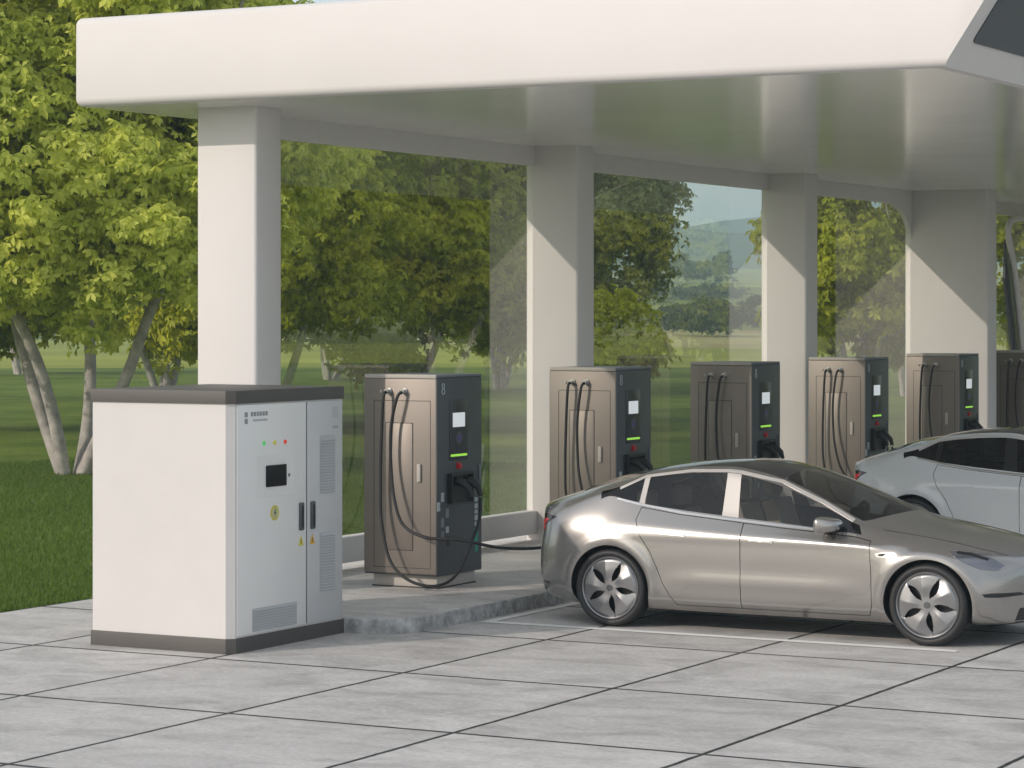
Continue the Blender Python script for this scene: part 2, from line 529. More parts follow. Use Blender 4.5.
def terrain_h(x, y):
    d = x * FX + y * FY
    h = 0.0
    h += 5.5 * smoothstep(290, 520, d)
    h += 8.0 * smoothstep(520, 800, d)
    h += 16 * smoothstep(850, 1700, d)
    if d > 150:
        a = smoothstep(250, 600, d)
        h += a * (1.6 * math.sin(x * 0.011 + 1.3) + 1.2 * math.sin(y * 0.017 + x * 0.006) + 0.7 * math.sin(x * 0.04))
    return h

bm = bmesh.new()
rs = [0] + [60 * (1.085 ** i) for i in range(0, 52)]
NA = 160
rings = []
for r in rs:
    if r == 0:
        rings.append([bm.verts.new((0, 0, -0.02))])
        continue
    ring = []
    for k in range(NA):
        x, y = r * math.cos(2*PI*k/NA), r * math.sin(2*PI*k/NA)
        ring.append(bm.verts.new((x, y, terrain_h(x, y) - 0.02)))
    rings.append(ring)
for k in range(NA):
    bm.faces.new((rings[0][0], rings[1][k], rings[1][(k+1) % NA]))
for i in range(1, len(rings)-1):
    for k in range(NA):
        f = bm.faces.new((rings[i][k], rings[i+1][k], rings[i+1][(k+1) % NA], rings[i][(k+1) % NA]))
        if rs[i] > 128: f.material_index = 1
tag(obj('lawn_and_fields', bm, [M['lawn'], M['fields']], smooth=60), 'mown green lawn running out to pale rolling fields', kind='structure')

bm = bmesh.new()
box(bm, -15.55, 9, -60, 48.5, -0.3, 0.0)
tag(obj('pavement', bm, M['paving']), 'large pale grey stone slabs with dark joints', kind='structure')

# raised charging island with rounded corner
def island():
    bm = bmesh.new()
    x0, x1, y0, y1, r = -14.75, -11.45, 19.12, 60.0, 0.42
    poly = [(x0, 20.1), (-13.5, 20.1), (-13.5, y0)]
    for i in range(9):
        a = -PI/2 + (PI/2) * i / 8
        poly.append((x1 - r + r*math.cos(a), y0 + r + r*math.sin(a)))
    poly += [(x1, y1), (x0, y1)]
    fs = prism(bm, poly, 'z', -0.05, 0.13)
    es = [e for e in bm.edges if all(abs(v.co.z - 0.13) < 1e-4 for v in e.verts)]
    bmesh.ops.bevel(bm, geom=es, offset=0.018, segments=3, profile=0.5, affect='EDGES')
    for f in bm.faces:
        f.material_index = 0 if f.normal.z > 0.95 or f.calc_center_median().z > 0.128 else 1
    bm.normal_update()
    for f in bm.faces:
        f.material_index = 0 if f.normal.z > 0.9 else 1
    return bm
tag(obj('raised_island', island(), [M['island_stone'], M['kerb']], smooth=30), 'raised stone island with rough grey kerb under the chargers', kind='structure')

# painted bay lines
bm = bmesh.new()
z = 0.004
def quad(bm, x0, x1, y0, y1, z):
    bm.faces.new([bm.verts.new(p) for p in ((x0,y0,z),(x1,y0,z),(x1,y1,z),(x0,y1,z))])
for k in range(7):
    y = 20.33 + 3.7 * k
    quad(bm, -11.36, -7.02, y, y + 0.125, z)
quad(bm, -11.36, -11.26, 20.43, 42.53, z + 0.001)
tag(obj('bay_markings', bm, M['line_paint']), 'white painted parking bay lines', kind='structure')

# ------------------------------------------------------------------ mountains
def ridge(name, d, base, pts, label, depth=260, seed=1):
    rnd = random.Random(seed)
    ph = [rnd.uniform(0, 6) for _ in range(6)]
    bm = bmesh.new()
    n = 150
    cols = []
    span = (-2600, 1900)
    for i in range(n):
        l = span[0] + (span[1]-span[0]) * i/(n-1)
        h = 0
        for (pl, ph_, pw) in pts:
            h = max(h, ph_ * math.exp(-((l-pl)/pw)**2))
        h += 5*math.sin(l*0.013+ph[0]) + 3*math.sin(l*0.03+ph[1]) + 1.5*math.sin(l*0.07+ph[2])
        h = max(h, 4)
        col = []
        for j, (t, hh) in enumerate(((-1, 0), (-0.66, .36), (-0.33, .75), (0, 1), (0.5, .6), (1, 0))):
            dd = d + t*depth
            off = 14*math.sin(l*0.02*(j+1)+ph[3])*(1 if 0 < j < 5 else 0)
            x = FX*(dd+off) + RX*l
            y = FY*(dd+off) + RY*l
            zz = base*(0 if j in (0, 5) else 1)+h*hh + (2.5*math.sin(l*.05+j*2+ph[4]) if 0 < j < 5 else 0)
            col.append(bm.verts.new((x, y, zz if 0 < j < 5 else -3)))
        cols.append(col)
    for i in range(n-1):
        for j in range(5):
            bm.faces.new((cols[i][j], cols[i+1][j], cols[i+1][j+1], cols[i][j+1]))
    bm.faces.new([c[0] for c in cols][:2] + [cols[1][5], cols[0][5]])
    return tag(obj(name, bm, M['hill'], smooth=80), label, kind='structure')
ridge('hill', 1560, 8, [(140, 42, 420), (-500, 40, 400), (900, 60, 400)], 'long blue hill above the fields', seed=3)
ridge('mountain', 2250, 10, [(430, 112, 400), (-700, 70, 500), (1200, 110, 400)], 'pale distant mountain fading into haze', depth=220, seed=8)

# ------------------------------------------------------------------ canopy
canopy = empty('charging_canopy', (-14.0, 20.25, 0))
tag(canopy, 'long white flat canopy on square pillars sheltering the row of chargers', 'canopy')
cloc = Vector((-14.0, 20.25, 0))
def cpart(name, bm, mats, smooth=30, parent=canopy):
    bmesh.ops.translate(bm, verts=bm.verts, vec=-cloc)
    return obj(name, bm, mats, parent, smooth=smooth)
YF, YB = 19.56, 62.0
XL = -15.21
ZS, ZT = 4.61, 5.42
sl = (-6.514 + 6.845) / (5.109 - 4.61)
xr = lambda z: -6.845 + (z - ZS) * sl
bm = bmesh.new()
poly = [(XL, ZS - 0.004), (xr(ZS), ZS - 0.004), (xr(6.3), 6.3), (xr(6.3) - 0.35, 6.3), (xr(ZT) - 0.42, ZT), (XL, ZT)]
fs = prism(bm, poly, 'y', YF, YB)
bm.edges.ensure_lookup_table()
es = [e for e in bm.edges if (abs(e.verts[0].co.x - XL) < 1e-3 and abs(e.verts[1].co.x - XL) < 1e-3)
      or (abs(e.verts[0].co.y - YF) < 1e-3 and abs(e.verts[1].co.y - YF) < 1e-3 and (e.verts[0].co.z < ZT + .01 and e.verts[1].co.z < ZT + .01) and not (max(e.verts[0].co.x, e.verts[1].co.x) > -6.9 and abs(e.verts[0].co.z - e.verts[1].co.z) > .2))]
bmesh.ops.bevel(bm, geom=es, offset=0.07, segments=5, profile=0.5, affect='EDGES')
cpart('roof', bm, M['white_paint'], 40)
# glossy soffit, its edges inside the roof shell
bm = bmesh.new()
box(bm, XL + 0.10, -6.93, YF + 0.10, YB - 0.1, ZS - 0.007, ZS + 0.05)
cpart('soffit', bm, M['soffit'])
# dark panels let into the leaning side
nrm = Vector((1, 0, -sl)).normalized()
up = Vector((sl, 0, 1)).normalized()
k = 0
yy = YF + 0.27
while yy < 60:
    bm = bmesh.new()
    o0 = Vector((xr(ZS), 0, ZS))
    a, b_ = yy, yy + 4.3
    c = [o0 + up*0.24 + Vector((0, a, 0)), o0 + up*0.24 + Vector((0, b_, 0)), o0 + up*1.6 + Vector((0, b_, 0)), o0 + up*1.6 + Vector((0, a, 0))]
    v0 = [bm.verts.new(p + nrm*0.012) for p in c]
    v1 = [bm.verts.new(p - nrm*0.03) for p in c]
    bm.faces.new(v0); bm.faces.new(v1[::-1])
    for i in range(4): bm.faces.new((v0[i], v1[i], v1[(i+1) % 4], v0[(i+1) % 4]))
    bmesh.ops.recalc_face_normals(bm, faces=bm.faces)
    bmesh.ops.bevel(bm, geom=[e for e in bm.edges if abs((e.verts[0].co-e.verts[1].co).normalized().dot(nrm)) > .9], offset=.05, segments=3, profile=.5, affect='EDGES')
    cpart('dark_panel', bm, M['solar'])
    yy += 4.55
# pillars: x range and front face y
PX0 = -14.32
PIL = [(20.25, -13.655), (26.70, -13.655), (33.48, -13.655), (39.13, -12.98), (45.9, -13.655), (52.3, -13.655)]
for (py, px1) in PIL:
    bm = bmesh.new()
    box(bm, PX0, px1, py, py + 0.43, 0.02, ZS + 0.02, bev=0.035, seg=3)
    cpart('pillar', bm, M['white_paint'])
# glass line
GX = -14.20
bm = bmesh.new()
box(bm, GX - 0.08, GX, 20.68, 60, 4.385, ZS + 0.01, bev=0.006, seg=1)
cpart('beam', bm, M['white_paint'])
for i in range(len(PIL) - 1):
    y0, y1 = PIL[i][0] + 0.43, PIL[i+1][0]
    bm = bmesh.new()
    box(bm, GX - 0.13, GX + 0.03, y0, y1, 0.205, 0.465, bev=0.012, seg=2)
    cpart('bottom_rail', bm, M['white_paint'])
    bm = bmesh.new()
    quad_pts = [(GX - 0.03, y0 + 0.001, 0.46), (GX - 0.03, y1 - 0.001, 0.46), (GX - 0.03, y1 - 0.001, 4.39), (GX - 0.03, y0 + 0.001, 4.39)]
    bm.faces.new([bm.verts.new(p) for p in quad_pts])
    cpart('glass_pane', bm, M['pane'], None)
# curved gussets at the wide pillar
def gusset(yc, s, ry, rz):
    bm = bmesh.new()
    poly = [(yc, 4.39), (yc, 4.39 - rz)]
    for i in range(1, 12):
        a = (PI/2) * i / 12
        poly.append((yc - s*ry*(1-math.cos(a)), 4.39 - rz + rz*math.sin(a)))
    poly.append((yc - s*ry, 4.39))
    prism(bm, poly, 'x', GX - 0.078, GX - 0.002)
    cpart('corner_gusset', bm, M['white_paint'])
gusset(39.14, 1, 1.05, 0.62)
# leaning white frame in the bay beyond the wide pillar
arch = empty('leaning_frame', (-14.0, 43.1, 0))
tag(arch, 'white curved tube frame leaning beyond the widest pillar', 'frame')
bm = bmesh.new()
pth = catmull([(-13.9, 44.3, 0.1), (-13.9, 43.75, 2.07), (-13.9, 43.25, 3.5), (-13.92, 43.02, 4.0), (-13.95, 43.2, 4.22), (-14.0, 43.9, 4.33), (-14.0, 45.6, 4.34)], 8)
tube(bm, [Vector(p) - Vector((-14.0, 43.1, 0)) for p in pth], 0.055, 10)
obj('tube', bm, M['white_paint'], arch, smooth=50)
bm = bmesh.new()
prism(bm, [(43.10-43.1, 3.95), (43.42-43.1, 3.3), (43.85-43.1, 2.05), (44.4-43.1, 0.1), (44.05-43.1, 0.1), (43.45-43.1, 2.05), (43.02-43.1, 3.3)], 'x', -0.02, 0.02)
obj('dark_infill', bm, M['solar'], arch)

# ------------------------------------------------------------------ power cabinet
CX0, CX1, CY0, CY1 = -13.39, -12.0, 17.45, 19.12
cab = empty('power_cabinet', ((CX0+CX1)/2, (CY0+CY1)/2, 0))
tag(cab, 'tall white electrical cabinet with dark grey top and base beside the chargers', 'cabinet')
cl = Vector(((CX0+CX1)/2, (CY0+CY1)/2, 0))
def kpart(name, bm, mats, smooth=30, parent=cab):
    bmesh.ops.translate(bm, verts=bm.verts, vec=-cl)
    return obj(name, bm, mats, parent, smooth=smooth)
bm = bmesh.new()
box(bm, CX0+.012, CX1-.012, CY0+.012, CY1-.012, 0.12, 1.985)
es = [e for e in bm.edges if abs(e.verts[0].co.z - e.verts[1].co.z) > 1 and e.verts[0].co.x > -12.5 and e.verts[0].co.y < 18]
bmesh.ops.bevel(bm, geom=es, offset=0.055, segments=1, profile=0.5, affect='EDGES')
kpart('housing', bm, M['cab_white'], 20)
for nm, z0, z1 in (('top_cap', 1.985, 2.09), ('base', 0.0, 0.12)):
    bm = bmesh.new()
    box(bm, CX0, CX1, CY0, CY1, z0, z1)
    es = [e for e in bm.edges if abs(e.verts[0].co.z - e.verts[1].co.z) > .05 and e.verts[0].co.x > -12.5 and e.verts[0].co.y < 18]
    bmesh.ops.bevel(bm, geom=es, offset=0.06, segments=1, profile=0.5, affect='EDGES')
    es = [e for e in bm.edges if all(abs(v.co.z - z1) < 1e-4 for v in e.verts)]
    bmesh.ops.bevel(bm, geom=es, offset=0.006, segments=2, profile=0.5, affect='EDGES')
    kpart(nm, bm, M['cab_trim'])
XF = CX1 - 0.012
def face_box(name, y0, y1, z0, z1, t, m, bev=0.003, parent=cab, base=0.0):
    bm = bmesh.new()
    box(bm, XF + base, XF + base + t, y0, y1, z0, z1, bev=bev, seg=2)
    return kpart(name, bm, m, 30, parent)
d1 = face_box('door', 17.53, 18.535, 0.135, 1.972, 0.010, M['cab_door_lifted'])
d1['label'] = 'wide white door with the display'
d2 = face_box('door', 18.555, 19.10, 0.135, 1.972, 0.008, M['cab_grey'])
d2['label'] = 'narrow grey door with two vents'
bm = bmesh.new(); box(bm, XF-.002, XF+.002, 18.537, 18.553, 0.14, 1.97); kpart('door_gap', bm, M['seam'])
D = 0.010
# display with bezel
bm = bmesh.new()
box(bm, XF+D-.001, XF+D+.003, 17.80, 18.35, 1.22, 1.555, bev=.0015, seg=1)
kpart('display_surround', bm, M['cab_door_lifted'])
bm = bmesh.new()
box(bm, XF+D+.002, XF+D+.016, 17.93, 18.225, 1.30, 1.475, bev=.008, seg=3)
kpart('display', bm, M['screen_black'])
bm = bmesh.new(); box(bm, XF+D, XF+D+.006, 18.262, 18.285, 1.37, 1.395, bev=.002); kpart('display_latch', bm, M['handle'])
for y, m in ((17.905, 'green_lamp'), (18.06, 'yellow_lamp'), (18.215, 'red_lamp')):
    bm = bmesh.new(); disc(bm, (XF+D-.001, y, 1.657), (1, 0, 0), 0.017, 0.010, 16); kpart('indicator_lamp', bm, M[m], 40)
# round yellow warning sign with bolt
bm = bmesh.new(); disc(bm, (XF+D-.001, 18.065, 1.085), (1, 0, 0), 0.062, 0.003, 32); sg = kpart('warning_sticker', bm, M['yellow'], 40)
bm = bmesh.new(); disc(bm, (XF+D+.0018, 18.065, 1.085), (1, 0, 0), 0.044, 0.002, 32); kpart('sticker_ring', bm, mat('pale_yellow', (0.55, 0.55, 0.30), .5), 40)
bm = bmesh.new()
prism(bm, [(18.072, 1.118), (18.048, 1.083), (18.063, 1.083), (18.055, 1.052), (18.083, 1.090), (18.067, 1.090), (18.080, 1.118)], 'x', XF+D+.0035, XF+D+.005)
kpart('lightning_mark', bm, M['seam'])
for y, base in ((18.455, D), (18.63, .008)):
    bm = bmesh.new(); box(bm, XF+base-.001, XF+base+.018, y-.032, y+.032, 0.915, 1.145, bev=.008, seg=2); hd = kpart('handle', bm, M['handle'])
    bm = bmesh.new(); box(bm, XF+base+.0175, XF+base+.021, y-.012, y+.012, 0.94, 1.12, bev=.001, seg=1); o = kpart('handle_grip', bm, M['black'], 30); o.parent = hd
for y, base, m in ((18.455, D, 'yellow'), (18.63, .008, 'orange')):
    bm = bmesh.new(); prism(bm, [(y-.04, .79), (y+.04, .79), (y, .875)], 'x', XF+base, XF+base+.002)
    o = kpart('warning_triangle', bm, M[m])
    bm = bmesh.new(); prism(bm, [(y-.004, .805), (y+.006, .805), (y+.003, .845), (y-.004, .845)], 'x', XF+base+.0015, XF+base+.0025)
    kpart('triangle_mark', bm, M['seam'])
# louvred vents
def louvres(y0, y1, z0, z1, base, step, name='vent'):
    bm = bmesh.new()
    box(bm, XF+base, XF+base+.003, y0, y1, z0, z1, bev=.001, seg=1)
    zc = z0 + step*.8
    while zc < z1 - step*.5:
        v = [bm.verts.new(p) for p in ((XF+base+.003, y0+.012, zc+step*.3), (XF+base+.012, y0+.012, zc-step*.3), (XF+base+.012, y1-.012, zc-step*.3), (XF+base+.003, y1-.012, zc+step*.3))]
        w = [bm.verts.new((p.co.x-.0, p.co.y, p.co.z-.003)) for p in v]
        bm.faces.new(v); bm.faces.new(w[::-1])
        for i in range(4): bm.faces.new((v[i], w[i], w[(i+1)%4], v[(i+1)%4]))
        zc += step
    kpart(name, bm, M['vent'], None)
louvres(17.74, 18.39, 0.15, 0.335, D, .022)
louvres(18.745, 18.985, 1.20, 1.685, .008, .024)
louvres(18.745, 18.985, 0.38, 0.875, .008, .024)
# maker's mark: stacked squares, two short lines of small print
for (y, z_) in ((17.655, 1.895), (17.655, 1.842)):
    bm = bmesh.new(); prism(bm, [(y-.022, z_-.02), (y+.022, z_-.02), (y+.022, z_+.02), (y-.022, z_+.02)], 'x', XF+D, XF+D+.0015)
    kpart('logo', bm, M['print_mark'])
def text_obj(name, s, size, matrix, m, parent, extr=0.0008, sx=1.0):
    cu = bpy.data.curves.new(name, 'FONT')
    cu.body = s; cu.size = size; cu.extrude = extr
    cu.resolution_u = 3
    o = bpy.data.objects.new(name, cu)
    COL.objects.link(o)
    me = eval_copy(o)
    bpy.data.objects.remove(o)
    me.transform(matrix @ Matrix.Diagonal((sx, 1, 1, 1)))
    return mesh_obj(name, me, m, parent)
RXM = Matrix(((0, 0, 1, 0), (1, 0, 0, 0), (0, 1, 0, 0), (0, 0, 0, 1)))   # text on a face looking along +X
yq = 17.72
for ww in (.034, .036, .030, .034, .036, .032):
    bm = bmesh.new(); box(bm, XF+D-.001, XF+D+.0012, yq, yq+ww, 1.880, 1.915); kpart('print_block', bm, M['print_mark']); yq += ww + .008
bm = bmesh.new(); box(bm, XF+D-.001, XF+D+.0012, 17.75, 17.96, 1.838, 1.856); kpart('print_line', bm, mat('faint_print', (.48, .49, .49), .5))
bm = bmesh.new(); box(bm, XF+.008, XF+.010, 18.94, 19.03, 1.83, 1.92, bev=.0008, seg=1); kpart('emblem', bm, M['vent'])
bm = bmesh.new(); box(bm, XF+.008, XF+.010, 18.945, 19.03, 1.74, 1.76); kpart('emblem', bm, mat('faint_grey', (.36,.37,.38), .5))

# ------------------------------------------------------------------ chargers
CW, CD = 0.80, 0.86   # width along x, depth along y ; local origin at front right corner on the island, z=0 at island top
def make_charger():
    r = empty('charging_station', (0, 0, 0))
    def P(name, bm, m, smooth=30, parent=r): return obj(name, bm, m, parent, smooth=smooth)
    bm = bmesh.new(); box(bm, -CW+.06, -.045, .075, CD-.06, 0, .125, bev=.008); P('plinth', bm, M['plinth'])
    bm = bmesh.new(); box(bm, -CW+.052, -.037, .067, CD-.052, 0, .012); P('plinth_foot', bm, M['seam'])
    bm = bmesh.new(); box(bm, -CW, 0, 0.006, CD, .12, 1.975, bev=.014, seg=3); P('housing', bm, M['ch_dark'])
    bm = bmesh.new(); box(bm, -CW+.002, -.002, 0.004, CD-.002, 1.975, 2.0, bev=.008, seg=2); P('top_cap', bm, M['ch_mid'])
    # front sheet (faces -y)
    bm = bmesh.new(); box(bm, -CW+.004, -.004, -.006, .02, .135, 1.965, bev=.010, seg=3); fp = P('front_panel', bm, M['ch_front'])
    bm = bmesh.new(); box(bm, -CW+.01, -.012, -.004, .10, 1.966, 2.004, bev=.006, seg=2); P('front_lip', bm, M['plinth'])
    def seam(x0, x1, z0, z1, y=-.0075):
        t = .005
        bm = bmesh.new()
        for b in ((x0, x1, z1-t, z1), (x0, x1, z0, z0+t), (x0, x0+t, z0+t, z1-t), (x1-t, x1, z0+t, z1-t)):
            box(bm, b[0], b[1], y, y+.004, b[2], b[3])
        return bm
    P('door_seam', seam(-.685, -.065, .19, 1.76), M['seam'])
    bm = bmesh.new(); box(bm, -.55, -.26, -.012, -.004, .36, 1.545, bev=.004, seg=2); P('inner_door', bm, M['ch_front'])
    P('inner_seam', seam(-.556, -.254, .354, 1.551), M['seam'])
    bm = bmesh.new(); box(bm, -.205, -.165, -.030, -.006, 1.0, 1.17, bev=.008, seg=3); P('door_handle', bm, M['plinth'])
    # cable glands
    for x in (-.515, -.345):
        bm = bmesh.new(); disc(bm, (x, -.004, 1.845), (0, -1, 0), .034, .018, 20); disc(bm, (x, -.02, 1.845), (0, -1, 0), .024, .045, 16)
        P('cable_gland', bm, M['steel'], 40)
    bm = bmesh.new(); disc(bm, (-.60, -.006, 1.845), (0, -1, 0), .014, .01, 12); P('fixing_bolt', bm, M['steel'], 40)
    # operator side (faces +x)
    bm = bmesh.new(); box(bm, -.01, .006, .225, .575, 1.19, 1.765, bev=.004, seg=2); P('control_panel', bm, mat_once('control_black', (.022, .025, .03), .3))
    bm = bmesh.new(); box(bm, .005, .009, .285, .515, 1.505, 1.640, bev=.0015, seg=1); P('screen', bm, M['screen'])
    bm = bmesh.new(); disc(bm, (.005, .40, 1.40), (1, 0, 0), .062, .005, 28); P('card_reader', bm, M['handle'], 40)
    bm = bmesh.new(); disc(bm, (.009, .40, 1.40), (1, 0, 0), .034, .003, 24); P('reader_mark', bm, mat_once('violet_print', (.07, .06, .22), .4), 40)
    bm = bmesh.new(); box(bm, .005, .010, .245, .555, 1.228, 1.250, bev=.002, seg=1); P('status_light', bm, M['green_led'])
    bm = bmesh.new(); disc(bm, (0, .395, 1.137), (1, 0, 0), .036, .008, 20); disc(bm, (.008, .395, 1.137), (1, 0, 0), .026, .022, 20); P('stop_button', bm, M['red_button'], 40)
    # connector bay
    bm = bmesh.new()
    y0, y1, z0, z1 = .19, .61, .79, 1.075
    for b in ((-.0, .055, y0, y0+.025, z0, z1), (-.0, .055, y1-.025, y1, z0, z1), (-.0, .055, y0+.025, y1-.025, z1-.025, z1), (.0, .012, y0+.025, y1-.025, z0, z1-.025)):
        box(bm, *b, bev=.003, seg=1)
    P('connector_bay', bm, M['black'])
    for y in (.32, .50):
        bm = bmesh.new()
        tube(bm, [(.01, y, 1.0), (.09, y, .985), (.15, y+.02, .93), (.17, y+.03, .85)], [.036, .040, .030, .022], 12)
        P('connector', bm, M['rubber'], 40)
    # side service handle, prints
    bm = bmesh.new(); box(bm, 0, .014, .79, .815, .98, 1.13, bev=.004); P('service_handle', bm, M['ch_mid'])
    bm = bmesh.new(); box(bm, -.001, .0018, .05, CD-.05, .772, .777); P('panel_seam', bm, M['seam'])
    for (y, z_, s, m) in ((.10, .86, 1, 'print_light'), (.028, .775, 1, 'print_light'), (.19, .705, 1, 'print_grey'), (.10, .62, 1, 'print_grey'), (.19, .55, .7, 'print_light'), (.10, .50, 1, 'ch_mid'), (.20, .44, 1, 'seam')):
        bm = bmesh.new(); box(bm, -.001, .0016, y-.026, y+.03, z_-.045*s, z_+.04*s); P('pixel_mark', bm, M[m])
    # upright line of small print over a green block
    zz = .545
    for ww in (.040, .052, .034, .048, .044):
        bm = bmesh.new(); box(bm, -.001, .0016, .715, .772, zz, zz + ww); P('print_block', bm, M['print_light'])
        zz += ww + .014
    bm = bmesh.new(); box(bm, -.001, .0016, .705, .775, .40, .525); box(bm, -.001, .0016, .725, .775, .30, .385); P('green_print', bm, M['teal'])
    # small stacked-loop mark at the top
    bm = bmesh.new()
    for zc, hw, hh in ((1.895, .020, .024), (1.845, .026, .026)):
        pts = [(.0015, .115 + hw*math.cos(a), zc + hh*math.sin(a)) for a in [2*PI*i/20 for i in range(21)]]
        tube(bm, pts, .0055, 5, False)
    P('number_mark', bm, M['print_light'], 50)
    return r
_mc = {}
def mat_once(n, c, r):
    if n not in _mc: _mc[n] = mat(n, c, r, noise=.03)
    return _mc[n]
def hang_cable(parent, pts, n=12, rr=.015):
    bm = bmesh.new(); tube(bm, catmull(pts, n), rr, 8)
    return obj('charging_cable', bm, M['rubber'], parent, smooth=60)
# first charger: one cable loops back to the bay, the other runs to the silver car
c0 = make_charger()
loop_pts = [(-.515, -.07, 1.845), (-.525, -.10, 1.77), (-.545, -.10, 1.40), (-.555, -.10, .95), (-.53, -.12, .62), (-.42, -.15, .27), (-.22, -.16, .10), (.02, -.10, .045), (.13, .10, .12), (.17, .30, .36), (.19, .47, .64), (.175, .52, .83)]
hang_cable(c0, loop_pts)
short = [(-.345, -.07, 1.845), (-.37, -.10, 1.77), (-.41, -.10, 1.45), (-.41, -.10, 1.15), (-.37, -.13, .85), (-.27, -.15, .55), (-.08, -.15, .36), (.08, -.02, .30), (.16, .14, .42), (.19, .30, .62), (.175, .345, .83)]
ch_y = [21.43, 25.20, 28.80, 32.50, 36.20, 40.15]
labels = [
 'charging station nearest the white cabinet, its cable plugged into the silver car',
 'brown fronted charging station behind the silver car boot, its upper right corner in shade',
 'charging station in full shade, standing between the two narrow pillars above the silver car roof',
 'brown fronted charging station behind the tail of the white car',
 'charging station in front of the widest pillar, only a thin strip of its front lit',
 'charging station cut by the right edge of the photo, above the white car roof']
chargers = []
base = copy_tree(c0)
hang_cable(base, short)
for i, y in enumerate(ch_y):
    if i == 0: o = c0
    elif i == 1: o = base
    else: o = copy_tree(base)
    o.location = (-12.43, y, 0.13)
    tag(o, labels[i], 'charging station', 'charging stations along the island')
    chargers.append(o)
# cable to the car (local to the first charger)
run = [(-.345, -.07, 1.845), (-.38, -.10, 1.77), (-.44, -.10, 1.50), (-.44, -.10, 1.15), (-.38, -.13, .82), (-.27, -.15, .60), (-.02, -.16, .50), (.28, -.05, .48), (.62, .20, .40), (.95, .55, .42), (1.08, .82, .62), (1.28, .93, .80)]
hang_cable(c0, run)

